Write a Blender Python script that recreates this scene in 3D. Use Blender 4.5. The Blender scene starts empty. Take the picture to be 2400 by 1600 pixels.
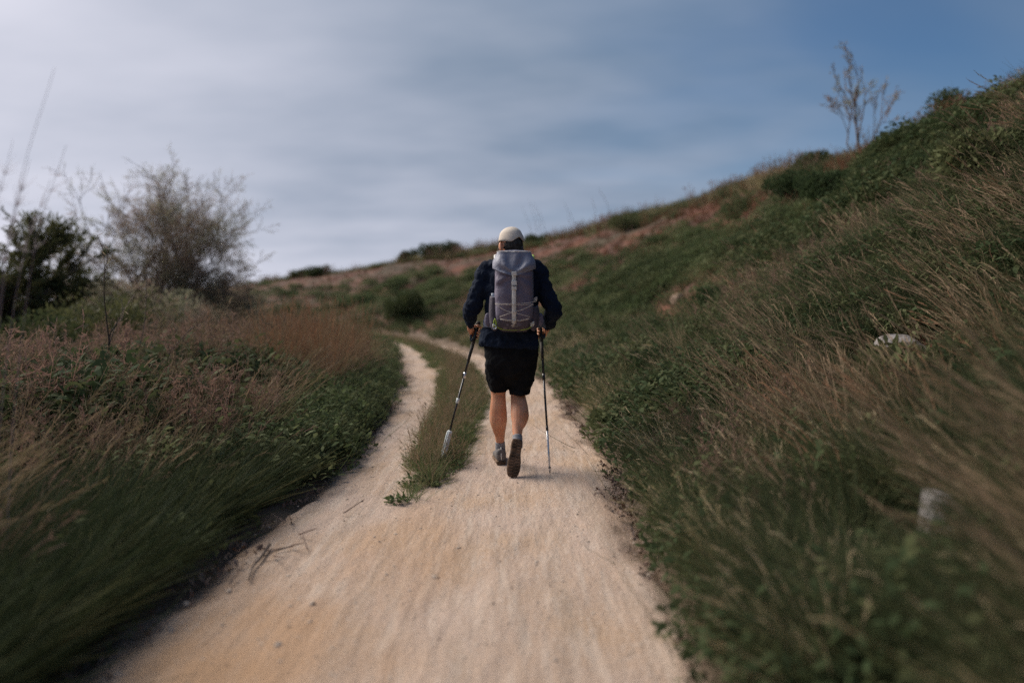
import bpy, bmesh, math, random
import numpy as np
from mathutils import Vector, Matrix, Euler
R = math.radians
C = bpy.context.scene.collection
rng = np.random.default_rng(7)

# ------------------------------------------------------------ camera, sky, sun
SC = bpy.context.scene
CAMZ = 1.25; F = 1600.0; HOR = 705.0          # focal length and horizon row in 2400x1600 pixels
cam_d = bpy.data.cameras.new('camera'); cam = bpy.data.objects.new('camera', cam_d); C.objects.link(cam)
cam.location = (0, 0, CAMZ); cam.rotation_euler = (R(90), 0, 0)
cam_d.lens = 24; cam_d.sensor_width = 36; cam_d.shift_y = -(800-HOR)/2400
cam_d.clip_start = 0.05; cam_d.clip_end = 6000
cam_d.dof.use_dof = True; cam_d.dof.focus_distance = 4.85; cam_d.dof.aperture_fstop = 0.62
SC.camera = cam
SUN_AZ, SUN_EL = -58.0, 40.0                   # from straight ahead, negative to the left
wd = bpy.data.worlds.new('World'); SC.world = wd; wd.use_nodes = True
def build_world():
    nt = wd.node_tree; N = nt.nodes; L = nt.links; N.clear()
    out = N.new('ShaderNodeOutputWorld'); bg = N.new('ShaderNodeBackground'); L.new(bg.outputs[0], out.inputs[0])
    bg.inputs[1].default_value = 0.10
    sky = N.new('ShaderNodeTexSky'); sky.sky_type = 'NISHITA'; sky.sun_disc = False
    sky.sun_elevation = R(SUN_EL); sky.sun_rotation = R(SUN_AZ); sky.air_density = 1.0; sky.dust_density = 0.6; sky.ozone_density = 2.0
    tc = N.new('ShaderNodeTexCoord')
    def math_(op, a, b=None, clamp=False):
        m = N.new('ShaderNodeMath'); m.operation = op; m.use_clamp = clamp
        for i, v in enumerate((a, b)):
            if v is None: continue
            if hasattr(v, 'links'): L.new(v, m.inputs[i])
            else: m.inputs[i].default_value = v
        return m.outputs[0]
    nrm = N.new('ShaderNodeVectorMath'); nrm.operation = 'NORMALIZE'; L.new(tc.outputs['Generated'], nrm.inputs[0])
    sep = N.new('ShaderNodeSeparateXYZ'); L.new(nrm.outputs[0], sep.inputs[0])
    dot = N.new('ShaderNodeVectorMath'); dot.operation = 'DOT_PRODUCT'; L.new(nrm.outputs[0], dot.inputs[0])
    az, el = R(SUN_AZ), R(SUN_EL*0.7)
    dot.inputs[1].default_value = (math.sin(az)*math.cos(el), math.cos(az)*math.cos(el), math.sin(el))
    sd = dot.outputs['Value']
    zz = math_('MAXIMUM', sep.outputs[2], 0.0)
    zp = math_('ADD', zz, 0.22)
    px = math_('DIVIDE', sep.outputs[0], zp); py = math_('DIVIDE', sep.outputs[1], zp)
    cmb = N.new('ShaderNodeCombineXYZ'); L.new(px, cmb.inputs[0]); L.new(py, cmb.inputs[1])
    mp = N.new('ShaderNodeMapping'); L.new(cmb.outputs[0], mp.inputs[0])
    mp.inputs['Rotation'].default_value = (0, 0, R(38)); mp.inputs['Scale'].default_value = (0.9, 1.5, 1)
    n1 = N.new('ShaderNodeTexNoise'); L.new(mp.outputs[0], n1.inputs[0]); n1.inputs['Scale'].default_value = 0.9
    n1.inputs['Detail'].default_value = 3; n1.inputs['Roughness'].default_value = 0.42; n1.inputs['Distortion'].default_value = 0.5
    n2 = N.new('ShaderNodeTexNoise'); L.new(mp.outputs[0], n2.inputs[0]); n2.inputs['Scale'].default_value = 2.1
    n2.inputs['Detail'].default_value = 3; n2.inputs['Roughness'].default_value = 0.45
    hz = math_('POWER', math_('SUBTRACT', 1.0, zz), 9.0)
    # sheet of cloud: thick towards the sun, thinning away from it
    mr = N.new('ShaderNodeMapRange'); mr.interpolation_type = 'SMOOTHSTEP'; L.new(sd, mr.inputs[0])
    mr.inputs[1].default_value = 0.10; mr.inputs[2].default_value = 0.80
    t = math_('ADD', mr.outputs[0], math_('MULTIPLY', math_('SUBTRACT', n1.outputs[0], 0.5), 1.3))
    t = math_('ADD', t, math_('MULTIPLY', hz, 0.36))
    cov = N.new('ShaderNodeMapRange'); cov.interpolation_type = 'SMOOTHSTEP'; L.new(t, cov.inputs[0])
    cov.inputs[1].default_value = -0.20; cov.inputs[2].default_value = 0.75
    br = math_('POWER', math_('MAXIMUM', sd, 0.0), 4.2)
    b = math_('ADD', math_('MULTIPLY', br, 1.05), math_('MULTIPLY', math_('SUBTRACT', n2.outputs[0], 0.5), 0.60))
    b = math_('ADD', b, math_('MULTIPLY', hz, 0.66), True)
    cc = N.new('ShaderNodeMix'); cc.data_type = 'RGBA'; L.new(b, cc.inputs[0])
    cc.inputs[6].default_value = (0.98, 1.33, 1.86, 1); cc.inputs[7].default_value = (3.75, 3.75, 4.25, 1)
    tint = N.new('ShaderNodeMix'); tint.data_type = 'RGBA'; tint.blend_type = 'MULTIPLY'; tint.inputs[0].default_value = 1
    L.new(sky.outputs[0], tint.inputs[6]); tint.inputs[7].default_value = (0.27, 0.345, 0.40, 1)
    mx = N.new('ShaderNodeMix'); mx.data_type = 'RGBA'; L.new(cov.outputs[0], mx.inputs[0])
    L.new(tint.outputs[2], mx.inputs[6]); L.new(cc.outputs[2], mx.inputs[7])
    L.new(mx.outputs[2], bg.inputs[0])
build_world()
sun_d = bpy.data.lights.new('sun', 'SUN'); sun = bpy.data.objects.new('sun', sun_d); C.objects.link(sun)
sun_d.energy = 2.3; sun_d.angle = R(40); sun_d.color = (1.0, 0.93, 0.84)
_az, _el = R(SUN_AZ), R(SUN_EL)
sdv = Vector((math.sin(_az)*math.cos(_el), math.cos(_az)*math.cos(_el), math.sin(_el)))
sun.rotation_euler = sdv.to_track_quat('Z', 'Y').to_euler(); sun.location = sdv*50
SC.view_settings.view_transform = 'Standard'; SC.view_settings.look = 'None'
SC.view_settings.exposure = 1.05; SC.view_settings.gamma = 1.0; SC.view_settings.use_curve_mapping = False
SC.render.engine = 'CYCLES'
SC.cycles.max_bounces = 5; SC.cycles.diffuse_bounces = 2; SC.cycles.glossy_bounces = 2; SC.cycles.transmission_bounces = 3
SC.cycles.use_denoising = False

# ------------------------------------------------------------ helpers
def tag(o, label=None, cat=None, group=None, kind=None):
    if label: o['label'] = label
    if cat: o['category'] = cat
    if group: o['group'] = group
    if kind: o['kind'] = kind
    return o
def empty(name, loc, label, cat, group=None):
    o = bpy.data.objects.new(name, None); C.objects.link(o); o.location = loc; o.empty_display_size = 0.1
    return tag(o, label, cat, group)
def W(px, py, d):                               # point at depth d seen at a pixel of the photograph
    return np.array([(px-1200)/F*d, d, CAMZ-(py-HOR)/F*d])

class Acc:
    """collects arrays of vertices and polygons of equal size"""
    def __init__(s): s.v = []; s.f = []; s.n = 0
    def add(s, v, f):
        v = np.asarray(v, float).reshape(-1, 3); s.v.append(v)
        if len(f): 
            if isinstance(f, np.ndarray): s.f.append(f+s.n)
            else:
                for k in set(len(q) for q in f): s.f.append(np.array([q for q in f if len(q) == k])+s.n)
        s.n += len(v)
    def mesh(s, name, smooth=True):
        v = np.concatenate(s.v); me = bpy.data.meshes.new(name)
        me.vertices.add(len(v)); me.vertices.foreach_set('co', v.astype(np.float32).ravel())
        tot = [np.full(len(f), f.shape[1]) for f in s.f]; tot = np.concatenate(tot)
        idx = np.concatenate([f.ravel() for f in s.f])
        me.loops.add(len(idx)); me.loops.foreach_set('vertex_index', idx.astype(np.int32))
        me.polygons.add(len(tot)); st = np.concatenate([[0], np.cumsum(tot)[:-1]])
        me.polygons.foreach_set('loop_start', st.astype(np.int32))
        try: me.polygons.foreach_set('loop_total', tot.astype(np.int32))
        except Exception: pass
        me.update(calc_edges=True); me.validate()
        me.polygons.foreach_set('use_smooth', np.full(len(me.polygons), smooth)); me.update()
        return me
    def obj(s, name, mat, parent=None, smooth=True, link=True):
        o = bpy.data.objects.new(name, s.mesh(name, smooth))
        if link: C.objects.link(o)
        if mat: o.data.materials.append(mat)
        if parent is not None:
            o.parent = parent
            o.matrix_parent_inverse = Matrix.Translation(-Vector(parent.location)) if parent.parent is None else Matrix()
        return o

def unit(v): v = np.asarray(v, float); return v/(np.linalg.norm(v)+1e-12)
def tube(acc, pts, rads, n=12, ref=(1, 0, 0), power=2.0, caps=True):
    """closed tube through pts; rads scalar or (a,b): a along ref, b across"""
    pts = np.asarray(pts, float); m = len(pts); rr = [r if np.ndim(r) else (r, r) for r in rads]
    V = []; 
    for i in range(m):
        t = unit(pts[min(i+1, m-1)]-pts[max(i-1, 0)])
        a = np.asarray(ref, float)-np.dot(ref, t)*t
        if np.linalg.norm(a) < 0.05: a = np.cross(t, (0, 1, 0.3))
        a = unit(a); b = np.cross(t, a)
        th = np.linspace(0, 2*math.pi, n, endpoint=False); c, s_ = np.cos(th), np.sin(th)
        k = 2.0/power
        cx = np.sign(c)*np.abs(c)**k; sy = np.sign(s_)*np.abs(s_)**k
        V.append(pts[i]+np.outer(cx*rr[i][0], a)+np.outer(sy*rr[i][1], b))
    V = np.concatenate(V); f = []
    for i in range(m-1):
        for j in range(n):
            k = (j+1) % n; f.append((i*n+j, i*n+k, (i+1)*n+k, (i+1)*n+j))
    q = np.array(f); base = acc.n; acc.add(V, q)
    if caps:
        acc.f.append(np.array([list(range(n))[::-1]])+base); acc.f.append(np.array([[(m-1)*n+j for j in range(n)]])+base)
def spline(P, k=6):
    P = np.asarray(P, float); out = []
    Q = np.vstack([2*P[0]-P[1], P, 2*P[-1]-P[-2]])
    for i in range(1, len(Q)-2):
        for j in range(k):
            t = j/k; p0, p1, p2, p3 = Q[i-1], Q[i], Q[i+1], Q[i+2]
            out.append(0.5*((2*p1)+(-p0+p2)*t+(2*p0-5*p1+4*p2-p3)*t*t+(-p0+3*p1-3*p2+p3)*t**3))
    out.append(P[-1]); return np.array(out)
def stube(acc, ctrl, n=12, ref=(1, 0, 0), k=5, power=2.0):
    """ctrl rows: x,y,z,a,b"""
    s = spline(np.array(ctrl, float), k); tube(acc, s[:, :3], [tuple(r) for r in np.maximum(s[:, 3:5], 0.001)], n, ref, power)
def ellipsoid(acc, c, r, rot=None, n=16, m=10):
    V = []; f = []
    for i in range(m+1):
        ph = math.pi*i/m
        for j in range(n):
            th = 2*math.pi*j/n; V.append((r[0]*math.sin(ph)*math.cos(th), r[1]*math.sin(ph)*math.sin(th), r[2]*math.cos(ph)))
    V = np.array(V)
    if rot is not None: V = V@np.array(rot.to_matrix() if isinstance(rot, Euler) else rot).T
    for i in range(m):
        for j in range(n): f.append((i*n+j, (i+1)*n+j, (i+1)*n+(j+1) % n, i*n+(j+1) % n))
    acc.add(V+np.array(c), np.array(f))
def box(acc, c, h, rot=None):
    V = np.array([(x, y, z) for x in (-1, 1) for y in (-1, 1) for z in (-1, 1)], float)*np.array(h)
    if rot is not None: V = V@np.array(rot.to_matrix()).T
    acc.add(V+np.array(c), np.array([(0, 1, 3, 2), (4, 6, 7, 5), (0, 4, 5, 1), (2, 3, 7, 6), (0, 2, 6, 4), (1, 5, 7, 3)]))
def blades(acc, P0, P1, P2, w, segs=4, tip=0.12, side=None, mid=None):
    """many curved ribbons at once: bezier P0 P1 P2, width w"""
    N = len(P0); t = np.linspace(0, 1, segs+1)[None, :, None]
    P = (1-t)**2*P0[:, None]+2*t*(1-t)*P1[:, None]+t*t*P2[:, None]
    if side is None:
        d = P2-P0; a = rng.uniform(0, 2*math.pi, N); q = np.stack([np.cos(a), np.sin(a), 0*a], 1); side = np.cross(d, q)
        side /= (np.linalg.norm(side, axis=1, keepdims=True)+1e-9)
    tt = t[0, :, 0]; prof = (1-tt)**0.7*(1-tip)+tip if mid is None else np.maximum(np.sin(math.pi*np.clip(tt*0.9+0.08, 0, 1))**0.8, tip)
    W_ = (np.asarray(w)[:, None]*prof[None])[:, :, None]*side[:, None]*0.5
    V = np.stack([P-W_, P+W_], 2).reshape(-1, 3)
    k = np.arange(segs); b = (np.arange(N)*(segs+1)*2)[:, None]+k[None]*2
    f = np.stack([b, b+1, b+3, b+2], -1).reshape(-1, 4)
    acc.add(V, f)
def prisms(acc, P0, P1, r0, r1, n=4):
    """many tapering n-sided sticks at once"""
    P0 = np.asarray(P0); P1 = np.asarray(P1); N = len(P0); d = P1-P0; d = d/(np.linalg.norm(d, axis=1, keepdims=True)+1e-9)
    q = np.where(np.abs(d[:, 2:3]) > 0.9, np.array([[1., 0, 0]]), np.array([[0, 0, 1.]]))
    a = np.cross(d, q); a /= np.linalg.norm(a, axis=1, keepdims=True); b = np.cross(d, a)
    th = np.linspace(0, 2*math.pi, n, endpoint=False)
    o = np.cos(th)[None, :, None]*a[:, None]+np.sin(th)[None, :, None]*b[:, None]
    V = np.stack([P0[:, None]+o*np.asarray(r0)[:, None, None], P1[:, None]+o*np.asarray(r1)[:, None, None]], 1).reshape(-1, 3)
    k = np.arange(n); k2 = (k+1) % n; bs = (np.arange(N)*2*n)[:, None]
    f = np.stack([bs+k, bs+k2, bs+n+k2, bs+n+k], -1).reshape(-1, 4)
    acc.add(V, f)

# value noise
_tab = np.random.default_rng(3).random((256, 256))
def vnoise(x, y):
    x = np.asarray(x, float); y = np.asarray(y, float)
    xi = np.floor(x).astype(int); yi = np.floor(y).astype(int); fx = x-xi; fy = y-yi
    fx = fx*fx*(3-2*fx); fy = fy*fy*(3-2*fy)
    g = lambda a, b: _tab[a & 255, b & 255]
    return (g(xi, yi)*(1-fx)+g(xi+1, yi)*fx)*(1-fy)+(g(xi, yi+1)*(1-fx)+g(xi+1, yi+1)*fx)*fy
def fbm(x, y, o=4):
    s = 0; a = 0.5; t = 0
    for i in range(o): s = s+a*vnoise(x*2**i+17.3*i, y*2**i+5.1*i); t += a; a *= 0.5
    return s/t
def sstep(a, b, x): t = np.clip((x-a)/(b-a), 0, 1); return t*t*(3-2*t)

# ------------------------------------------------------------ materials
def mat(name, base, rough=0.8, var=None, vscale=5.0, detail=4, bump=0.0, bscale=60.0, metal=0.0, transl=0.0, rand=None, spec=0.3, sheen=0.0, stretch=None, third=None):
    """base colour, varied by object-space noise towards var; rand = colour reached by some instances"""
    m = bpy.data.materials.new(name); m.use_nodes = True; nt = m.node_tree; N = nt.nodes; L = nt.links
    p = N['Principled BSDF']; p.inputs['Roughness'].default_value = rough; p.inputs['Metallic'].default_value = metal
    p.inputs['Specular IOR Level'].default_value = spec
    if sheen: p.inputs['Sheen Weight'].default_value = sheen
    col = None
    tc = N.new('ShaderNodeTexCoord'); mp = N.new('ShaderNodeMapping'); L.new(tc.outputs['Object'], mp.inputs[0])
    if stretch: mp.inputs['Scale'].default_value = stretch
    rgb = N.new('ShaderNodeRGB'); rgb.outputs[0].default_value = (*base, 1); col = rgb.outputs[0]
    def mixc(fac, c2):
        nonlocal col
        x = N.new('ShaderNodeMix'); x.data_type = 'RGBA'; L.new(fac, x.inputs[0]); L.new(col, x.inputs[6]); x.inputs[7].default_value = (*c2, 1); col = x.outputs[2]
    def noise(sc, det=detail, lo=0.4, hi=0.6):
        n = N.new('ShaderNodeTexNoise'); L.new(mp.outputs[0], n.inputs[0]); n.inputs['Scale'].default_value = sc; n.inputs['Detail'].default_value = det
        r = N.new('ShaderNodeMapRange'); L.new(n.outputs[0], r.inputs[0]); r.inputs[1].default_value = lo; r.inputs[2].default_value = hi; return r.outputs[0]
    if var: mixc(noise(vscale), var)
    if third: mixc(noise(vscale*0.37, 3, 0.5, 0.68), third)
    if rand:
        oi = N.new('ShaderNodeObjectInfo'); r = N.new('ShaderNodeMapRange'); r.interpolation_type = 'SMOOTHSTEP'; L.new(oi.outputs['Random'], r.inputs[0])
        r.inputs[1].default_value = 0.25; r.inputs[2].default_value = 0.95; mixc(r.outputs[0], rand)
    L.new(col, p.inputs['Base Color'])
    if bump:
        n = N.new('ShaderNodeTexNoise'); L.new(mp.outputs[0], n.inputs[0]); n.inputs['Scale'].default_value = bscale; n.inputs['Detail'].default_value = 6
        bp = N.new('ShaderNodeBump'); bp.inputs['Strength'].default_value = min(1, bump); bp.inputs['Distance'].default_value = 0.5/bscale
        L.new(n.outputs[0], bp.inputs['Height']); L.new(bp.outputs[0], p.inputs['Normal'])
    if transl:
        tr = N.new('ShaderNodeBsdfTranslucent'); L.new(col, tr.inputs[0]); ms = N.new('ShaderNodeMixShader'); ms.inputs[0].default_value = transl
        L.new(p.outputs[0], ms.inputs[1]); L.new(tr.outputs[0], ms.inputs[2]); L.new(ms.outputs[0], N['Material Output'].inputs[0])
    return m
M = {}
M['soil'] = mat('red_brown_soil', (0.17, 0.085, 0.055), 0.95, (0.085, 0.05, 0.034), 1.3, 8, 0.9, 25, third=(0.12, 0.085, 0.055))
M['grass_green'] = mat('green_grass', (0.105, 0.145, 0.055), 0.7, transl=0.35, rand=(0.20, 0.20, 0.09), spec=0.15)
M['grass_deep'] = mat('deep_green_grass', (0.072, 0.092, 0.044), 0.7, transl=0.35, rand=(0.155, 0.150, 0.072), spec=0.15)
M['red_scrub'] = mat('red_brown_scrub', (0.22, 0.095, 0.055), 0.8, transl=0.2, rand=(0.14, 0.085, 0.05), spec=0.1)
M['grass_dark'] = mat('dark_vignette_grass', (0.034, 0.052, 0.024), 0.7, transl=0.25, rand=(0.070, 0.080, 0.036), spec=0.12)  # dark brush grass; near the camera its colour paints in corner vignetting
M['grass_dry'] = mat('dry_grass', (0.31, 0.215, 0.135), 0.75, transl=0.3, rand=(0.20, 0.155, 0.085), spec=0.15)
M['grass_tan'] = mat('tan_grass', (0.52, 0.40, 0.25), 0.75, transl=0.3, rand=(0.33, 0.27, 0.14), spec=0.15)
M['grass_pink'] = mat('pinkish_dry_grass', (0.30, 0.185, 0.14), 0.8, transl=0.3, rand=(0.18, 0.14, 0.085), spec=0.15)
M['grass_rust'] = mat('rust_stems', (0.30, 0.16, 0.09), 0.8, transl=0.25, rand=(0.26, 0.185, 0.11), spec=0.15)
M['herb'] = mat('leafy_herb', (0.10, 0.130, 0.055), 0.8, transl=0.35, rand=(0.165, 0.175, 0.085), spec=0.08)
M['herb_dark'] = mat('dark_herb', (0.058, 0.082, 0.036), 0.8, transl=0.3, rand=(0.115, 0.125, 0.056), spec=0.08)
M['bush_leaf'] = mat('bush_leaf', (0.052, 0.072, 0.030), 0.6, (0.090, 0.100, 0.042), 6, transl=0.3, spec=0.1)
M['olive_leaf'] = mat('olive_tree_leaf', (0.125, 0.125, 0.052), 0.6, (0.085, 0.09, 0.038), 3, transl=0.4, spec=0.15)
M['tam_leaf'] = mat('grey_green_feathery_leaf', (0.28, 0.28, 0.18), 0.75, (0.30, 0.21, 0.16), 1.2, transl=0.5)
M['twig'] = mat('reddish_twig', (0.17, 0.11, 0.085), 0.85, (0.22, 0.16, 0.13), 4)
M['bark'] = mat('bark', (0.07, 0.052, 0.042), 0.9, (0.11, 0.085, 0.07), 8, bump=0.6, bscale=40)
M['plume'] = mat('reed_plume', (0.34, 0.30, 0.32), 0.9, transl=0.5)
M['rock'] = mat('pale_rock', (0.27, 0.245, 0.235), 0.9, (0.15, 0.13, 0.115), 6, 6, 1.0, 20)
M['rock_tan'] = mat('tan_rock', (0.36, 0.25, 0.18), 0.9, (0.22, 0.15, 0.11), 8, 6, 1.0, 25)
M['pebble'] = mat('pebble', (0.55, 0.45, 0.36), 0.9, (0.40, 0.30, 0.23), 3, 3, 0.3, 60)
M['skin'] = mat('tanned_skin', (0.70, 0.34, 0.20), 0.55, (0.62, 0.27, 0.145), 9, 4, 0.15, 90, spec=0.35)
M['skin'].node_tree.nodes['Principled BSDF'].inputs['Subsurface Weight'].default_value = 0.15
M['skin'].node_tree.nodes['Principled BSDF'].inputs['Subsurface Radius'].default_value = (0.012, 0.004, 0.002)
M['hair'] = mat('dark_grey_hair', (0.022, 0.018, 0.016), 0.6, (0.05, 0.045, 0.04), 60, stretch=(1, 1, 0.2))
M['cap'] = mat('cream_cap_cloth', (0.72, 0.62, 0.51), 0.85, (0.64, 0.54, 0.44), 12, 5, 0.35, 160)
M['navy'] = mat('navy_fleece', (0.008, 0.013, 0.027), 0.9, (0.012, 0.019, 0.036), 7, 5, 0.5, 60, spec=0.15)
M['black'] = mat('black_cloth', (0.006, 0.006, 0.007), 0.9, (0.010, 0.010, 0.011), 9, 4, 0.5, 45, spec=0.15)
M['pack'] = mat('grey_purple_ripstop', (0.170, 0.145, 0.192), 0.62, (0.130, 0.110, 0.148), 5, 6, 0.5, 22, spec=0.4)
M['pack_dark'] = mat('dark_grey_purple_ripstop', (0.085, 0.07, 0.09), 0.7, (0.06, 0.05, 0.065), 6, 5, 0.5, 30)
M['pack_lid'] = mat('blue_grey_ripstop', (0.235, 0.235, 0.29), 0.55, (0.18, 0.17, 0.215), 6, 5, 0.5, 25, spec=0.45)
M['strap'] = mat('cream_webbing', (0.80, 0.76, 0.70), 0.8, (0.68, 0.64, 0.58), 40, 3, 0.4, 300)
M['cord'] = mat('pale_cord', (0.72, 0.64, 0.55), 0.8, (0.60, 0.52, 0.45), 80)
M['lime'] = mat('lime_piping', (0.33, 0.42, 0.05), 0.6, (0.24, 0.32, 0.04), 20)
M['white_plastic'] = mat('white_plastic', (0.62, 0.66, 0.70), 0.4, (0.5, 0.54, 0.58), 20)
M['mesh_grey'] = mat('grey_padding', (0.14, 0.16, 0.22), 0.85, (0.09, 0.10, 0.14), 30, 4, 0.5, 120)
M['pole_black'] = mat('black_pole', (0.016, 0.016, 0.018), 0.35, (0.03, 0.03, 0.032), 20, spec=0.5)
M['pole_silver'] = mat('silver_pole', (0.80, 0.80, 0.81), 0.35, (0.7, 0.7, 0.71), 15, metal=0.6)
M['pole_white'] = mat('pale_pole_sleeve', (0.72, 0.75, 0.72), 0.5, (0.60, 0.63, 0.61), 25)
M['rubber'] = mat('dark_rubber', (0.03, 0.028, 0.026), 0.8, (0.06, 0.05, 0.04), 30, 4, 0.5, 120)
M['sole'] = mat('dusty_sole_rubber', (0.085, 0.055, 0.034), 0.9, (0.20, 0.125, 0.08), 22, 5, 0.6, 90)
M['shoe'] = mat('grey_shoe_fabric', (0.12, 0.11, 0.11), 0.8, (0.20, 0.17, 0.15), 25, 5, 0.5, 120)
M['sock'] = mat('grey_sock', (0.30, 0.29, 0.30), 0.9, (0.2, 0.2, 0.21), 40, 4, 0.4, 200)
M['lens'] = mat('dark_lens', (0.02, 0.02, 0.02), 0.15, (0.03, 0.03, 0.03), 5)
M['eye'] = mat('eye_white', (0.7, 0.68, 0.65), 0.3, (0.6, 0.58, 0.55), 5)

def ground_material():
    m = mat('ground_earth', (0.150, 0.058, 0.033), 0.95, (0.075, 0.036, 0.023), 0.9, 8, 0.9, 22, third=(0.075, 0.055, 0.032))
    nt = m.node_tree; p = nt.nodes['Principled BSDF']; src = p.inputs['Base Color'].links[0].from_socket
    at = nt.nodes.new('ShaderNodeAttribute'); at.attribute_name = 'verge'; x = nt.nodes.new('ShaderNodeMix'); x.data_type = 'RGBA'
    nt.links.new(at.outputs['Fac'], x.inputs[0]); nt.links.new(src, x.inputs[6]); x.inputs[7].default_value = (0.15, 0.105, 0.072, 1); nt.links.new(x.outputs[2], p.inputs['Base Color'])
    return m
def path_material():
    m = bpy.data.materials.new('sandy_track_earth'); m.use_nodes = True; nt = m.node_tree; N = nt.nodes; L = nt.links
    p = N['Principled BSDF']; p.inputs['Roughness'].default_value = 0.95; p.inputs['Specular IOR Level'].default_value = 0.15
    tc = N.new('ShaderNodeTexCoord')
    def noise(scale, det, lo, hi, st=(1, 1, 1), rough=0.5):
        mp = N.new('ShaderNodeMapping'); mp.inputs['Scale'].default_value = st; L.new(tc.outputs['Object'], mp.inputs[0])
        n = N.new('ShaderNodeTexNoise'); n.inputs['Scale'].default_value = scale; n.inputs['Detail'].default_value = det; n.inputs['Roughness'].default_value = rough
        L.new(mp.outputs[0], n.inputs[0]); r = N.new('ShaderNodeMapRange'); r.inputs[1].default_value = lo; r.inputs[2].default_value = hi
        L.new(n.outputs[0], r.inputs[0]); return r.outputs[0], n.outputs[0]
    rgb = N.new('ShaderNodeRGB'); rgb.outputs[0].default_value = (0.48, 0.355, 0.278, 1); col = rgb.outputs[0]
    def mixc(f, c, amt=1.0):
        nonlocal col
        if amt != 1.0:
            mm = N.new('ShaderNodeMath'); mm.operation = 'MULTIPLY'; L.new(f, mm.inputs[0]); mm.inputs[1].default_value = amt; f = mm.outputs[0]
        x = N.new('ShaderNodeMix'); x.data_type = 'RGBA'; L.new(f, x.inputs[0]); L.new(col, x.inputs[6]); x.inputs[7].default_value = (*c, 1); col = x.outputs[2]
    mixc(noise(1.1, 4, 0.42, 0.72)[0], (0.42, 0.27, 0.155), 0.85)                  # ochre patches
    mixc(noise(3.2, 6, 0.5, 0.7, (2.2, 0.35, 1))[0], (0.36, 0.27, 0.20), 0.7)       # wheel streaks along the track
    mixc(noise(9, 6, 0.5, 0.66, (2.0, 0.25, 1))[0], (0.54, 0.43, 0.345), 0.6)
    mixc(noise(60, 6, 0.52, 0.64, (1, 0.6, 1), 0.7)[0], (0.32, 0.23, 0.165), 0.32)  # grit
    mixc(noise(95, 4, 0.55, 0.66)[0], (0.66, 0.57, 0.50), 0.5)
    oc = N.new('ShaderNodeAttribute'); oc.attribute_name = 'ochre'; mixc(oc.outputs['Fac'], (0.42, 0.245, 0.13), 0.6)
    at = N.new('ShaderNodeAttribute'); at.attribute_name = 'edge'
    mixc(at.outputs['Fac'], (0.26, 0.17, 0.115), 0.7)
    L.new(col, p.inputs['Base Color'])
    b1 = noise(70, 8, 0, 1, rough=0.7)[1]; b2 = noise(9, 6, 0, 1, (1.6, 0.4, 1))[1]
    ad = N.new('ShaderNodeMath'); ad.operation = 'MULTIPLY_ADD'; L.new(b2, ad.inputs[0]); ad.inputs[1].default_value = 2.0; L.new(b1, ad.inputs[2])
    bp = N.new('ShaderNodeBump'); bp.inputs['Strength'].default_value = 0.8; bp.inputs['Distance'].default_value = 0.014
    L.new(ad.outputs[0], bp.inputs['Height']); L.new(bp.outputs[0], p.inputs['Normal'])
    return m

# ------------------------------------------------------------ terrain
PY = np.array([-8, 0, 2.23, 2.7, 3.0, 3.6, 4.4, 5.3, 6.8, 9.4, 12.3, 15, 18, 20, 22.5, 26, 30, 34, 40])
XL = np.array([-1.4, -1.4, -1.405, -1.41, -1.41, -1.40, -1.33, -1.31, -1.37, -1.65, -2.0, -2.5, -3.17, -3.85, -5.0, -8.2, -14, -23, -42])
XR = np.array([.62, .62, .64, .68, .69, .70, .72, .80, .70, .66, .27, -.45, -1.45, -2.2, -3.1, -5.3, -10, -18, -36])
MY = np.array([3.0, 4.2, 4.6, 5.2, 6.2, 8.2, 11.6, 15, 18, 20, 22.5, 26, 30, 34, 40])
ML = np.array([-.60, -.63, -.66, -.70, -.78, -.86, -1.20, -1.95, -2.6, -3.2, -4.4, -7.4, -13, -21.5, -40.3])
MR = np.array([-.58, -.58, -.56, -.46, -.38, -.34, -.56, -1.2, -2.05, -2.75, -3.8, -6.2, -11.2, -19.5, -38])
xl = lambda y: np.interp(y, PY, XL); xr = lambda y: np.interp(y, PY, XR)
CR = np.array([(8.6, -30, 5.0), (8.5, -8, 5.0), (8.4, 6, 4.65), (8.25, 11, 4.48), (8.3, 12.7, 4.40), (8.2, 14.2, 4.40), (8.1, 15.8, 4.45), (7.7, 19.3, 4.70), (7.1, 25, 4.7),
               (6, 29, 4.78), (5.06, 32.5, 4.78), (3.6, 37, 4.5), (1.9, 40, 4.5), (-1.6, 45, 4.3), (-5.5, 49, 4.12), (-8, 51, 3.95), (-11.2, 54, 3.35), (-18, 59, 3.0), (-22.4, 62, 2.6), (-26, 64.5, 1.2), (-32, 68, 0.1), (-60, 80, -0.2)])
def polydist(x, y, PX, PYY, PZ=None):
    best = np.full(x.shape, 1e9); z = np.zeros(x.shape)
    for i in range(len(PX)-1):
        ax, ay, bx, by = PX[i], PYY[i], PX[i+1], PYY[i+1]; dx, dy = bx-ax, by-ay
        t = np.clip(((x-ax)*dx+(y-ay)*dy)/(dx*dx+dy*dy), 0, 1); d = np.hypot(x-ax-t*dx, y-ay-t*dy)
        m = d < best; best = np.where(m, d, best)
        if PZ is not None: z = np.where(m, PZ[i]+t*(PZ[i+1]-PZ[i]), z)
    return best, z
def side_info(x, y):
    """right: distance to path edge, distance to crest, crest height, beyond-crest flag, t"""
    x = np.asarray(x, float); y = np.asarray(y, float)
    dP, _ = polydist(x, y, XR, PY); dC, zc = polydist(x, y, CR[:, 0], CR[:, 1], CR[:, 2])
    right = x > np.where(y < 40, xr(y), -36-(y-40)*4)
    beyond = x > np.interp(y, CR[:, 1], CR[:, 0])
    t = np.where(beyond, 1.0, dP/(dP+dC+1e-6)); return right, beyond, dP, dC, zc, t
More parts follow.
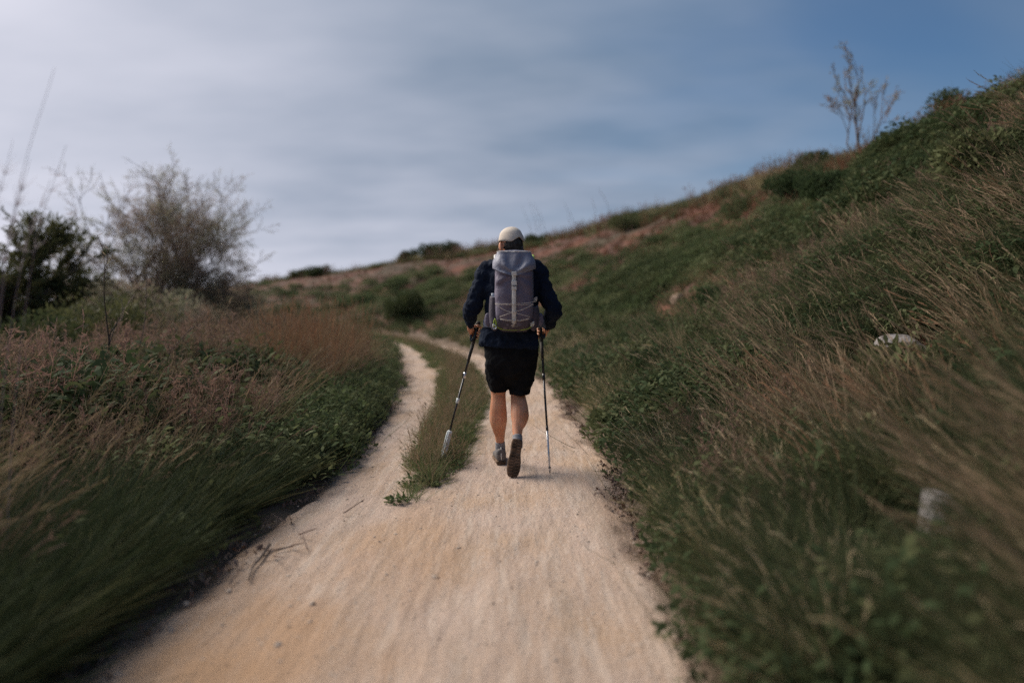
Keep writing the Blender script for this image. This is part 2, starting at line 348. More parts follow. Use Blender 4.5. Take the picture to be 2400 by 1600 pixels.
def height(x, y):
    x = np.asarray(x, float); y = np.asarray(y, float)
    right, beyond, dP, dC, zc, t = side_info(x, y)
    f = t+0.10*np.sin(2*math.pi*t)*-0.6
    bump = (fbm(x*0.5, y*0.5)-0.5)*0.7*sstep(0.05, 0.35, t)*(1-0.65*sstep(0.75, 1, t))+(fbm(x*1.7+9, y*1.7)-0.5)*0.22*sstep(0.03, 0.2, t)
    hr = zc*f+bump
    hr = np.where(beyond, zc-0.03*dC-0.0*dC+(fbm(x*.6, y*.6)-.5)*.25, hr)
    hr = np.where(beyond & (dC > 60), zc-1.8, hr)
    dl = np.maximum(xl(np.minimum(y, 40))-x, 0)
    hl = 0.10*sstep(0, 0.8, dl)-0.55*sstep(1.5, 9, dl)+(fbm(x*0.6+3, y*0.6)-0.5)*0.35*sstep(0.2, 2.5, dl)
    hl = hl*(1-sstep(60, 120, dl))-0.45*sstep(60, 120, dl)
    h = np.where(right, hr, hl)
    inside = (~right) & (dl <= 0)
    h = np.where(inside, 0.0, h)
    return h
def build_ground():
    def axis(parts):
        out = []
        for a, b, s in parts: out.append(np.arange(a, b, s))
        return np.unique(np.concatenate(out))
    xs = np.concatenate([-np.geomspace(1500, 16, 26), np.arange(-15.5, -4, 0.5), np.arange(-4, 10.5, 0.13), np.arange(10.8, 18, 0.8), np.geomspace(18.5, 1500, 22)])
    ys = np.concatenate([-np.geomspace(400, 9, 12), np.arange(-8, 1, 0.6), np.arange(1, 16, 0.13), np.arange(16, 30, 0.3), np.arange(30, 72, 0.7), np.geomspace(73, 4000, 36)])
    X, Y = np.meshgrid(xs, ys); Z = height(X, Y)
    inside = (X > xl(np.minimum(Y, 40))-0.02) & (X < xr(np.minimum(Y, 40))+0.02) & (Y < 40)
    Z = np.where(inside, -0.06, Z)+(fbm(X*3, Y*3, 3)-0.5)*0.05
    nx, ny = len(xs), len(ys); a = Acc(); i, j = np.meshgrid(np.arange(nx-1), np.arange(ny-1)); b = (j*nx+i).ravel()
    a.add(np.stack([X.ravel(), Y.ravel(), Z.ravel()], 1), np.stack([b, b+1, b+nx+1, b+nx], 1))
    o = tag(a.obj('ground', ground_material()), kind='structure'); at = o.data.attributes.new('verge', 'FLOAT', 'POINT')
    y_ = np.minimum(Y, 40); dd = np.maximum(np.maximum(xl(y_)-X, X-xr(y_)), 0)+(fbm(X*3, Y*3)-.5)*.5; at.data.foreach_set('value', sstep(1.1, .3, dd).ravel().astype(np.float32))
def path_z(x, y):
    u = (x-xl(y))/(xr(y)-xl(y)); ml = np.interp(y, MY, ML); mr_ = np.interp(y, MY, MR)
    med = sstep(0, 0.12, x-ml)*sstep(0, 0.12, mr_-x)*sstep(3.4, 5.5, y)
    z = 0.012+0.035*med+(fbm(x*2.5, y*0.9)-0.5)*0.035+(fbm(x*9, y*7)-0.5)*0.014
    return z, u, med
def build_path():
    us = np.linspace(-0.1, 1.1, 61); ys = np.concatenate([np.arange(-4, 1.5, 0.3), np.arange(1.5, 12, 0.05), np.arange(12, 40, 0.25)])
    U, Y = np.meshgrid(us, ys); X = xl(Y)+U*(xr(Y)-xl(Y)); X = X+(fbm(X*2, Y*1.5)-0.5)*0.22*np.abs(U-0.5)*2
    Z, _, med = path_z(X, Y)
    e = np.minimum(U, 1-U); e = e+(fbm(X*4, Y*3)-0.5)*0.12
    Z = Z-0.11*sstep(0.06, -0.09, e)+0.0
    nx, ny = len(us), len(ys); a = Acc(); i, j = np.meshgrid(np.arange(nx-1), np.arange(ny-1)); b = (j*nx+i).ravel()
    a.add(np.stack([X.ravel(), Y.ravel(), Z.ravel()], 1), np.stack([b, b+1, b+nx+1, b+nx], 1))
    o = a.obj('dirt_path', path_material()); at = o.data.attributes.new('edge', 'FLOAT', 'POINT')
    ev = np.maximum(sstep(0.10, -0.02, e+(fbm(X*7, Y*5)-0.5)*0.12), 0.55*med)
    at.data.foreach_set('value', ev.ravel().astype(np.float32)); at = o.data.attributes.new('ochre', 'FLOAT', 'POINT')
    q = np.hypot((X+.85)/.42, (Y-2.45)/.55)+(fbm(X*5, Y*4)-.5)*1.3; ov = np.maximum(sstep(1.2, .2, q), .6*sstep(1.2, .3, np.hypot((X+.55)/.3, (Y-3.4)/.9)+(fbm(X*5, Y*2)-.5)*1.6))
    at.data.foreach_set('value', ov.ravel().astype(np.float32)); tag(o, kind='structure')
build_ground(); build_path()

CLEAR = []                                      # places kept free of tall growth
def gz(x, y): return float(height(np.array([x]), np.array([y]))[0])
def unit_(v): return v/np.linalg.norm(v)
# rocks in the grass of the right slope
def rock(px, py, d0, size, label, m='rock', seed=1):
    px, py = float(px), float(py)
    d = d0
    for _ in range(60):
        x = (px-1200)/F*d
        if gz(x, d) < CAMZ-(py-HOR)/F*d: d += .1
        else: break
    x = (px-1200)/F*d; z = gz(x, d); CLEAR.append((x, d, max(size)*2.0)); g = np.random.default_rng(seed); bm = bmesh.new(); bmesh.ops.create_icosphere(bm, subdivisions=3, radius=1)
    pl = [unit(g.normal(0, 1, 3)) for _ in range(9)]
    for v in bm.verts:
        p = np.array(v.co[:]); 
        for q in pl:
            e = np.dot(p, q)-.72
            if e > 0: p -= q*e*.9
        p *= np.array(size); p += g.normal(0, .01, 3)*size[2]; v.co = p
    me = bpy.data.meshes.new('rock'); bm.to_mesh(me); bm.free(); o = bpy.data.objects.new('rock', me); C.objects.link(o); me.materials.append(M[m]); o.location = (x, d, z+size[2]*.85); o.rotation_euler = (.3, -.35, .5+seed); tag(o, label, 'rock')
    for p in me.polygons: p.use_smooth = False
rock(2125, 885, 2.5, (.21, .16, .14), 'pale grey rock in the grass at middle right', seed=2)
rock(2215, 1310, 1.4, (.13, .10, .11), 'dull grey-pink rock in the dark grass of the lower right corner', seed=3)
rock(1588, 674, 6.0, (.16, .14, .13), 'small tan rock high on the slope right of the walker', 'rock_tan', seed=4)

# ------------------------------------------------------------ scatter of grass and herbs
def scatter_group(colln):
    ng = bpy.data.node_groups.new('scatter', 'GeometryNodeTree')
    ng.interface.new_socket('Geometry', in_out='INPUT', socket_type='NodeSocketGeometry'); ng.interface.new_socket('Geometry', in_out='OUTPUT', socket_type='NodeSocketGeometry')
    N = ng.nodes; L = ng.links; gi = N.new('NodeGroupInput'); go = N.new('NodeGroupOutput')
    ci = N.new('GeometryNodeCollectionInfo'); ci.inputs[0].default_value = colln; ci.inputs[1].default_value = True; ci.inputs[2].default_value = True
    ip = N.new('GeometryNodeInstanceOnPoints'); L.new(gi.outputs[0], ip.inputs['Points']); L.new(ci.outputs[0], ip.inputs['Instance'])
    ip.inputs['Pick Instance'].default_value = True
    def at(n, t):
        a = N.new('GeometryNodeInputNamedAttribute'); a.data_type = t; a.inputs[0].default_value = n; return a.outputs[0]
    L.new(at('pick', 'INT'), ip.inputs['Instance Index']); L.new(at('rot', 'FLOAT_VECTOR'), ip.inputs['Rotation']); L.new(at('scl', 'FLOAT_VECTOR'), ip.inputs['Scale'])
    L.new(ip.outputs[0], go.inputs[0]); return ng
def scatter(name, P, rot, scl, sources, material, label=None):
    coll = bpy.data.collections.new(name+'_sources')
    for i, a in enumerate(sources):
        o = bpy.data.objects.new('%s_tuft_%d' % (name, i), a.mesh(name, False)); o.data.materials.append(material); coll.objects.link(o)
    me = bpy.data.meshes.new(name); me.vertices.add(len(P)); me.vertices.foreach_set('co', P.astype(np.float32).ravel())
    a = me.attributes.new('pick', 'INT', 'POINT'); a.data.foreach_set('value', rng.integers(0, len(sources), len(P)).astype(np.int32))
    a = me.attributes.new('rot', 'FLOAT_VECTOR', 'POINT'); a.data.foreach_set('vector', rot.astype(np.float32).ravel())
    if scl.ndim == 1: scl = np.repeat(scl[:, None], 3, 1)
    a = me.attributes.new('scl', 'FLOAT_VECTOR', 'POINT'); a.data.foreach_set('vector', scl.astype(np.float32).ravel())
    o = bpy.data.objects.new(name, me); C.objects.link(o); me.materials.append(material)
    md = o.modifiers.new('scatter', 'NODES'); md.node_group = scatter_group(coll)
    tag(o, label, None, None, 'stuff'); return o

def tuft(n, h, lean, spread, w, droop=0.35, rad=0.05, heads=False, segs=4, seedh=0.0):
    """grass tuft leaning towards +x"""
    a = Acc(); r = rad*np.sqrt(rng.random(n)); th = rng.uniform(0, 2*math.pi, n)
    P0 = np.stack([r*np.cos(th), r*np.sin(th), np.full(n, -0.02)], 1)
    L_ = h*rng.uniform(0.55, 1.1, n); dx = lean+rng.normal(0, spread, n); dy = rng.normal(0, spread, n)
    d = np.stack([dx, dy, np.ones(n)], 1); d /= np.linalg.norm(d, axis=1, keepdims=True)
    P1 = P0+d*L_[:, None]*0.55
    out = np.stack([dx+0.25*np.cos(th), dy+0.25*np.sin(th), np.zeros(n)], 1)
    P2 = P1+d*L_[:, None]*0.45+out*(L_*droop)[:, None]-np.array([0, 0, 1.])*(L_*droop*0.45*rng.random(n))[:, None]
    blades(a, P0, P1, P2, w*rng.uniform(0.7, 1.3, n), segs)
    if heads:
        k = n//heads; idx = rng.choice(n, k, replace=False); m = 7
        T = P2[idx]; D = P2[idx]-P1[idx]; D /= np.linalg.norm(D, axis=1, keepdims=True)
        B = np.repeat(T, m, 0)-np.repeat(D, m, 0)*np.tile(np.linspace(0, 0.10, m), k)[:, None]*(h/0.6)
        Q = B+np.repeat(D, m, 0)*0.035*(h/.6)+rng.normal(0, 0.010, B.shape)
        blades(a, B, (B+Q)/2, Q, np.full(len(B), w*1.3), 1, 0.4)
    return a
def herb(n, rad, h, leaf, stemn=0):
    """low leafy patch: leaves spread through a flat dome"""
    a = Acc(); r = rad*np.sqrt(rng.random(n)); th = rng.uniform(0, 2*math.pi, n); top = h*(1-(r/rad)**2*0.7)
    z = top*rng.uniform(0.25, 1, n)**0.6*rng.uniform(0.75, 1.15, n)
    P0 = np.stack([r*np.cos(th), r*np.sin(th), z], 1); az = rng.uniform(0, 2*math.pi, n); el = rng.uniform(-0.2, 0.9, n)
    d = np.stack([np.cos(az)*np.cos(el), np.sin(az)*np.cos(el), np.sin(el)], 1); L_ = leaf*rng.uniform(0.6, 1.4, n)
    P1 = P0+d*L_[:, None]*0.5+np.array([0, 0, 0.15])*L_[:, None]; P2 = P0+d*L_[:, None]
    sd = np.cross(d, np.array([0, 0, 1.])+rng.normal(0, 0.5, (n, 3))); sd /= np.linalg.norm(sd, axis=1, keepdims=True)
    blades(a, P0, P1, P2, L_*0.5, 2, 0.15, side=sd, mid=1)
    if stemn:
        k = stemn; b = np.stack([rng.normal(0, rad*.4, k), rng.normal(0, rad*.4, k), np.zeros(k)], 1); t = b*1.6; t[:, 2] = h*rng.uniform(.7, 1.2, k)
        blades(a, b, (b+t)/2+rng.normal(0, .02, (k, 3)), t, np.full(k, 0.004), 3)
    return a
def weed(n, h):
    """dry branching weed"""
    a = Acc(); 
    for i in range(n):
        az = rng.uniform(0, 2*math.pi); tl = rng.uniform(0.05, 0.45); L_ = h*rng.uniform(0.6, 1.1)
        b = np.array([rng.normal(0, 0.03), rng.normal(0, 0.03), 0]); t = b+np.array([math.cos(az)*tl, math.sin(az)*tl, 1])*L_
        m = b+(t-b)*0.5+np.array([math.cos(az), math.sin(az), 0])*0.03
        blades(a, b[None], m[None], t[None], np.array([0.006]), 5)
        k = 14; s = rng.uniform(0.35, 1, k)[:, None]; B = (1-s)**2*b+2*s*(1-s)*m+s*s*t
        q = rng.normal(0, 1, (k, 3)); q[:, 2] = np.abs(q[:, 2])+0.5; q /= np.linalg.norm(q, axis=1, keepdims=True); T = B+q*0.12*h*rng.uniform(0.5, 1.3, (k, 1))
        blades(a, B, (B+T)/2, T, np.full(k, 0.004), 2)
        kk = k*4; ii = rng.integers(0, k, kk); s = rng.uniform(.3, 1, (kk, 1)); B2 = B[ii]*(1-s)+T[ii]*s; T2 = B2+rng.normal(0, 0.012, (kk, 3)); T2[:, 2] += 0.01
        blades(a, B2, (B2+T2)/2, T2, np.full(kk, 0.006), 1, 0.5)
    return a
def candidates(n, x0, x1, y0, y1, near=2.0):
    """points, denser near the camera; kept inside the view plus a margin"""
    u = rng.random(n); k = 1.35; y = ((y0+near)**(1-k)+u*((y1+near)**(1-k)-(y0+near)**(1-k)))**(1/(1-k))-near
    lim0 = np.maximum(x0, -0.80*y-1.8); lim1 = np.minimum(x1, 0.80*y+1.8); x = lim0+rng.random(n)*(lim1-lim0)
    ok = (np.hypot(x, y) > 1.0); return x[ok], y[ok]
def lean_rot(x, y, jit=0.75, tilt=0.12):
    """tufts lean over towards the path and away up the valley"""
    c = 0.5*(xl(np.minimum(y, 24))+xr(np.minimum(y, 24))); away = np.sign(c-x)
    az = np.arctan2(np.full(x.shape, 1.0), away*0.55)+rng.normal(0, jit, x.shape)
    return np.stack([rng.normal(0, tilt, x.shape), rng.normal(0, tilt, x.shape), az], 1)
def put(name, x, y, prob, sources, material, s0=0.7, s1=1.25, jit=0.75, sink=0.01, zf=None, far=0.0, tilt=0.12):
    k = rng.random(x.shape) < prob
    for (cx_, cy_, cr) in CLEAR:
        L_ = math.hypot(cx_, cy_); ux, uy = cx_/L_, cy_/L_; al = (x-cx_)*ux+(y-cy_)*uy; la = np.abs((x-cx_)*uy-(y-cy_)*ux)
        k &= ~((la < cr) & (al < cr*.8) & (al > -cr*.6-.55*min(1, cy_/3)))
    x = x[k]; y = y[k]; z = (height(x, y) if zf is None else zf(x, y))-sink
    s = rng.uniform(s0, s1, len(x))*(1+far*np.clip(y-8, 0, 40)/20)
    print(name, len(x)); return scatter(name, np.stack([x, y, z], 1), lean_rot(x, y, jit, tilt), s, sources, material)

S_short = [tuft(45, 0.16, 0.25, 0.45, 0.0045, 0.4, 0.07) for _ in range(4)]
S_mid = [tuft(55, 0.42, 0.35, 0.32, 0.006, 0.4, 0.07) for _ in range(4)]
S_dry = [tuft(50, 0.55, 0.35, 0.28, 0.0042, 0.35, 0.06, heads=4, segs=5) for _ in range(4)]
S_long = [tuft(14, 1.0, 0.55, 0.22, 0.005, 0.30, 0.06, heads=2, segs=7) for _ in range(4)]
S_herb = [herb(260, 0.26, 0.16, 0.032, 8) for _ in range(3)]
S_herb_big = [herb(340, 0.34, 0.30, 0.042, 14) for _ in range(3)]
S_weed = [weed(7, 0.55) for _ in range(3)]

# right-hand slope
x, y = candidates(60000, -40, 12, 0.7, 74)
rt, bey, dP, dC, zc, t = side_info(x, y); ok = rt & (~bey | (dC < 2.2)) & (dP > 0.10+0.10*rng.random(len(x))) & ((dP > .55) | (y > 1.8)); x, y, dP, dC, t, bey = [q[ok] for q in (x, y, dP, dC, t, bey)]
nA = fbm(x*0.55+40, y*0.40); nB = fbm(x*0.9+80, y*0.8+11); nC = fbm(x*1.3+7, y*1.3+61)
upper = sstep(0.5, 0.78, t)*(1-bey)*(1-sstep(0.93, 0.99, t)); low = 1-sstep(0.25, 0.6, t)
farf = sstep(10, 26, y); fore = 1-sstep(4, 9, y)
bare = np.clip(sstep(0.46, 0.58, t+.30*(nC-.5))*(1-bey)*(1-sstep(0.955, 0.985, t))*sstep(0.30, 0.38, fbm(x*.8+7, y*.5+61)+.06*farf), 0, 1)*sstep(9, 13, y)
bare = np.maximum(bare, sstep(.6, .8, t)*(1-sstep(.93, .98, t))*(1-bey)*sstep(.42, .50, nC)*(y < 13))
green = sstep(0.42, 0.58, nA)
nD = fbm(x*0.35+11, y*0.30+70); pinkp = sstep(0.50, 0.60, nD)          # patches of faded pinkish grass
cl = sstep(0.10, 0.45, dP)
put('herb_ground_cover', x, y, (0.35+0.65*green)*(1-bare)*(0.12+0.88*sstep(0.12, 0.40, t))*0.62*(1-.6*pinkp)*(1-.85*fore), S_herb, M['herb'], 0.8, 1.5, 3.0, far=0.45)
put('dark_herb_ground_cover', x, y, (sstep(0.46, 0.60, nB)*0.55*(1-.85*fore)*(.35+.65*sstep(.15, .4, t))+0.04*fore)*(1-bare)*(1-0.5*sstep(.8, 1, t)), S_herb_big, M['herb_dark'], 0.6, 1.15, 3.0)
put('green_slope_grass', x, y, np.clip((0.45+0.4*green)*0.6+0.30*fore, 0, 1)*(1-bare)*cl, S_mid, M['grass_deep'], 0.55, 1.0)
vignette = sstep(2.2, 1.0, y-.35*x+1.0)*0+fore*sstep(.40, .55, fbm(x*.6+33, y*.6+2)+.12*fore)  # near patches where darker grass colour stands in for corner vignetting
put('vignette_grass_on_slope', x, y, .60*vignette*cl, S_mid, M['grass_dark'], 0.5, 1.0)
put('dark_clumps_on_slope', x, y, .35*sstep(.55, .66, fbm(x*.7+133, y*.7+2))*(1-bare)*cl*(y > 5), S_herb_big, M['herb_dark'], .8, 1.5, 3)
put('bright_slope_grass', x, y, 0.16*green*(1-bare)*cl, S_mid, M['grass_green'], 0.5, 0.9)
put('dry_slope_grass', x, y, pinkp*(1-bare)*(0.13+0.05*low)*cl*(.15+.85*sstep(.44, .58, nB))*(1-.45*fore), S_dry, M['grass_pink'], 0.4, 0.75)
band = sstep(0.35, 0.05, np.abs(dP-0.55)-0.45)
put('tan_grass_by_path', x, y, band*(.15+.85*sstep(4.5, 7, y))*0.55*sstep(26, 16, y)*sstep(.3, .5, nC+.1), S_dry, M['grass_tan'], 0.4, 0.85)
put('tan_patch_on_slope', x, y, sstep(.56, .64, fbm(x*.5+200, y*.5+9))*0.06*(1-bare)*cl, S_dry, M['grass_tan'], 0.4, 0.8)
put('green_verge_grass', x, y, sstep(1.3, 0.3, dP)*0.42, S_mid, M['grass_green'], 0.25, 0.7, 1.2)
put('deep_verge_grass', x, y, sstep(1.8, 0.4, dP)*0.35, S_mid, M['grass_deep'], 0.4, 0.9, .9)
far_in = sstep(0.5, 1.2, dP)
put('long_slope_stems', x, y, (0.028*low+0.06*fore)*sstep(.4, .6, nB+.08)*(1-bare)*far_in, S_long, M['grass_dry'], 0.5, 0.9, 0.3)
put('rust_slope_stems', x, y, 0.03*low*(1-bare)*sstep(.45, .6, nC)*far_in, S_long, M['grass_rust'], 0.5, 0.85, 0.35)
put('crest_grass', x, y, sstep(0.95, 0.985, t)*0.3*sstep(0.35, 0.6, nB+.12), S_dry, M['grass_tan'], 0.45, 0.8, 1.2, far=0.5)
put('crest_herbs', x, y, sstep(0.945, 0.985, t)*0.7, S_herb, M['herb'], 0.7, 1.3, 3.0, far=0.25)
put('dry_weeds_on_slope', x, y, 0.08*pinkp*(1-bare)*sstep(.4, .6, nC)*cl, S_weed, M['grass_pink'], 0.5, 0.9, 3)
put('low_herbs_on_bare_soil', x, y, bare*0.08*sstep(.42, .58, nA+.05), S_herb, M['herb'], 0.5, 1.0, 3)
put('rusty_scrub_on_bare_soil', x, y, bare*0.20, S_weed, M['red_scrub'], 0.35, 0.8, 3)
put('sparse_weeds_on_bare_soil', x, y, bare*0.22, S_short, M['red_scrub'], 0.8, 1.6, 3)

# fringe of grass and weeds standing all along the crest
n = 9000; yy = 9+55*rng.random(n)**1.15; xx = np.interp(yy, CR[:, 1], CR[:, 0])+rng.normal(-.15, .45, n)
fn = fbm(xx*.9+5, yy*.9); fn2 = fbm(xx*.5+95, yy*.7+8)
put('crest_fringe_grass', xx, yy, .24*sstep(.42, .58, fn)+.04, [tuft(34, 0.42, 0.1, 0.32, 0.007, 0.3, 0.08, heads=4) for _ in range(3)], M['grass_tan'], 0.5, 1.1, 3, far=.35)
put('crest_fringe_green', xx, yy, .55*sstep(.56, .44, fn)+.35, S_mid, M['grass_deep'], 0.5, 1.0, 3, far=.5)
put('crest_fringe_weeds', xx, yy, .16*sstep(.45, .6, fn2), S_weed, M['grass_pink'], 0.5, 1.2, 3, far=.3)

# left-hand side
x, y = candidates(42000, -34, -1.3, 0.7, 60); dl = xl(np.minimum(y, 40))-x; ok = (dl > 0.14+0.12*rng.random(len(x))) & ((y < 40) | (dl > 6)); x, y, dl = x[ok], y[ok], dl[ok]
nA = fbm(x*0.5+140, y*0.4+3); nB = fbm(x*0.9+180, y*0.8+31); nC = fbm(x*1.2+27, y*1.2+161)
edge = sstep(1.1, 0.35, dl); fore = 1-sstep(3.2, 6.5, y); green = sstep(0.45, 0.6, nA)
mid = sstep(5, 8, y); wild = sstep(4.2, 5.6, y)*sstep(1.1, 2.2, dl)
put('dark_herbs_beside_path', x, y, np.clip(0.13*edge*(1-fore)+0.04, 0, 0.8)*0.7, S_herb_big, M['herb_dark'], 0.45, 0.95, 3)
put('dark_vignette_grass_left_of_path', x, y, np.clip(fore+.45*edge, 0, 1)*0.75, S_mid, M['grass_dark'], 0.5, 1.0)  # near part darkened by colour as corner vignetting; path edge is dark green
put('green_grass_left_of_path', x, y, np.clip(0.75*edge+0.25*fore+0.35*green+.1, 0, 1)*0.9*(1-.7*fore), S_mid, M['grass_deep'], 0.45, 0.95)
put('dry_grass_left_of_path', x, y, (1-edge)*(1-0.9*fore)*(0.24*(1-green)+0.04)*(1-.35*mid)*(.4+.6*sstep(.4, .55, nB))*(1-.9*wild), S_dry, M['grass_pink'], 0.5, 0.95)
put('olive_growth_left_of_path', x, y, wild*0.62*(.4+.6*sstep(.38, .5, nA)), S_herb_big, M['herb_dark'], 1.0, 2.3, 3)
put('dark_lush_grass_far_left', x, y, wild*0.3, S_mid, M['grass_dark'], 1.0, 1.7)
put('brown_weeds_left_of_path', x, y, wild*0.06, S_weed, M['grass_pink'], 1.0, 1.8, 3)
put('tan_grass_left_of_path', x, y, (1-edge)*(1-0.9*fore)*(1-.9*wild)*0.07*sstep(.45, .6, nC), S_dry, M['grass_dry'], 0.45, 0.85)
put('herbs_left_of_path', x, y, (0.55*green+0.25)*(1-fore)*0.8, S_herb_big, M['herb'], 0.6, 1.3, 3)
put('long_stems_left_of_path', x, y, (1-edge)*(0.028*(1-fore)+0.015), S_long, M['grass_dry'], 0.55, 0.95, 0.35)
put('dry_weeds_left_of_path', x, y, (1-edge)*(1-fore)*0.16*sstep(.4, .55, nB), S_weed, M['grass_pink'], 0.6, 1.2, 3)
# tall rust-red stand of grass where the path bends away
n = 330; xx = rng.normal(-2.75, 0.50, n); yy = rng.uniform(7.6, 11.5, n); k = (xx < xl(yy)-0.45) & (xx > -4.6); xx = xx[k]; yy = yy[k]
put('rust_grass_stand', xx, yy, .25+.6*sstep(.4, .6, fbm(xx*2, yy*2)), [tuft(26, 0.95, 0.05, 0.13, 0.005, 0.12, 0.07, heads=3, segs=6) for _ in range(3)], M['grass_rust'], 0.55, 1.3, 3, tilt=0.13)
put('tan_grass_stand', xx[::2]-0.2, yy[::2]-.2, np.full(len(xx[::2]), 0.9), S_dry, M['grass_dry'], 0.9, 1.5, 1.0)
# green strip between the wheel tracks
n = 9000; yy = 3.2+22*rng.random(n)**1.6; a0 = np.interp(yy, MY, ML); b0 = np.interp(yy, MY, MR); e0 = (fbm(yy*1.4, yy*0+2)-.5)*.25
u = rng.random(n); xx = a0-0.05+u*(b0-a0+0.10)+e0*(u-.5); pz = lambda a, b: path_z(a, b)[0]
dens = (.25+.75*sstep(4.4, 6.2, yy))*sstep(4.1, 4.5, yy)*(0.25+0.75*np.sin(math.pi*u))*sstep(.42, .60, fbm(xx*4, yy*3)+sstep(4.6, 6.5, yy)*.25)
put('grass_strip_between_tracks', xx, yy, dens*0.50, S_short, M['grass_green'], 0.45, 1.1, 1.2, zf=pz)
put('herbs_between_tracks', xx, yy, dens*0.05, [herb(90, 0.10, 0.06, 0.028) for _ in range(3)], M['herb'], 0.7, 1.3, 3, zf=pz)
put('dry_grass_between_tracks', xx, yy, dens*0.08, [tuft(22, 0.28, 0.2, 0.3, 0.0035, 0.3, 0.05, heads=4) for _ in range(3)], M['grass_dry'], 0.7, 1.2, 1.2, zf=pz)
# litter of dry bits along both edges of the track
n = 420; yy = 1.6+14*rng.random(n)**1.2; sidep = rng.random(n) < 0.5; off = rng.exponential(0.045, n); xx = np.where(sidep, xl(yy)+off, xr(yy)-off*0.8)
put('dead_leaf_litter', xx, yy, np.full(n, 1.0), [herb(12, 0.07, 0.012, 0.022) for _ in range(3)], M['twig'], 0.6, 1.4, 3, zf=pz, sink=0.0)

# gravel on the track
def pebbles():
    n = 4200; y = 1.3+12*rng.random(n)**2.0; x = xl(y)+rng.random(n)*(xr(y)-xl(y)); k = path_z(x, y)[2] < 0.4; x, y = x[k], y[k]
    bm = bmesh.new(); bmesh.ops.create_icosphere(bm, subdivisions=1, radius=1); srcs = []
    for i in range(4):
        a = Acc(); V = np.array([v.co[:] for v in bm.verts]); V *= rng.uniform(0.75, 1.15, (len(V), 1)); V[:, 2] *= 0.55; V[:, 0] *= 1.25
        a.add(V, np.array([[v.index for v in f.verts] for f in bm.faces])); srcs.append(a)
    bm.free()
    s = np.clip(rng.lognormal(-5.6, 0.55, len(x)), 0.0015, 0.016); rot = np.stack([rng.normal(0, .3, len(x)), rng.normal(0, .3, len(x)), rng.uniform(0, 6.28, len(x))], 1)
    scatter('gravel', np.stack([x, y, path_z(x, y)[0]], 1), rot, s, srcs, M['pebble'])
pebbles()

# ------------------------------------------------------------ hiker
def modded(o, voxel, smooth=6, fac=0.5, disp=None):
    m = o.modifiers.new('remesh', 'REMESH'); m.mode = 'VOXEL'; m.voxel_size = voxel; m.use_smooth_shade = True
    s = o.modifiers.new('smooth', 'SMOOTH'); s.factor = fac; s.iterations = smooth
    if disp:
        for (st, sc, kind) in disp:
            t = bpy.data.textures.new('folds', 'CLOUDS'); t.noise_scale = sc; t.noise_depth = 2
            d = o.modifiers.new('folds', 'DISPLACE'); d.texture = t; d.strength = st; d.mid_level = 0.5; d.texture_coords = 'LOCAL'
    return o
V3 = lambda *a: np.array(a, float)
ELB_L, WR_L = V3(-.296, 5.12, 1.215), V3(-.325, 5.27, 1.045)
ELB_R, WR_R = V3(.308, 5.08, 1.19), V3(.272, 5.27, 1.04)
HIKER = V3(-.02, 5.10, 0)
TIPL, TOPL = V3(-.5417, 5.19, 0.0), V3(-.262, 5.36, 1.085)
TIPR, TOPR = V3(.2745, 4.93, 0.0), V3(.218, 5.33, 1.115)
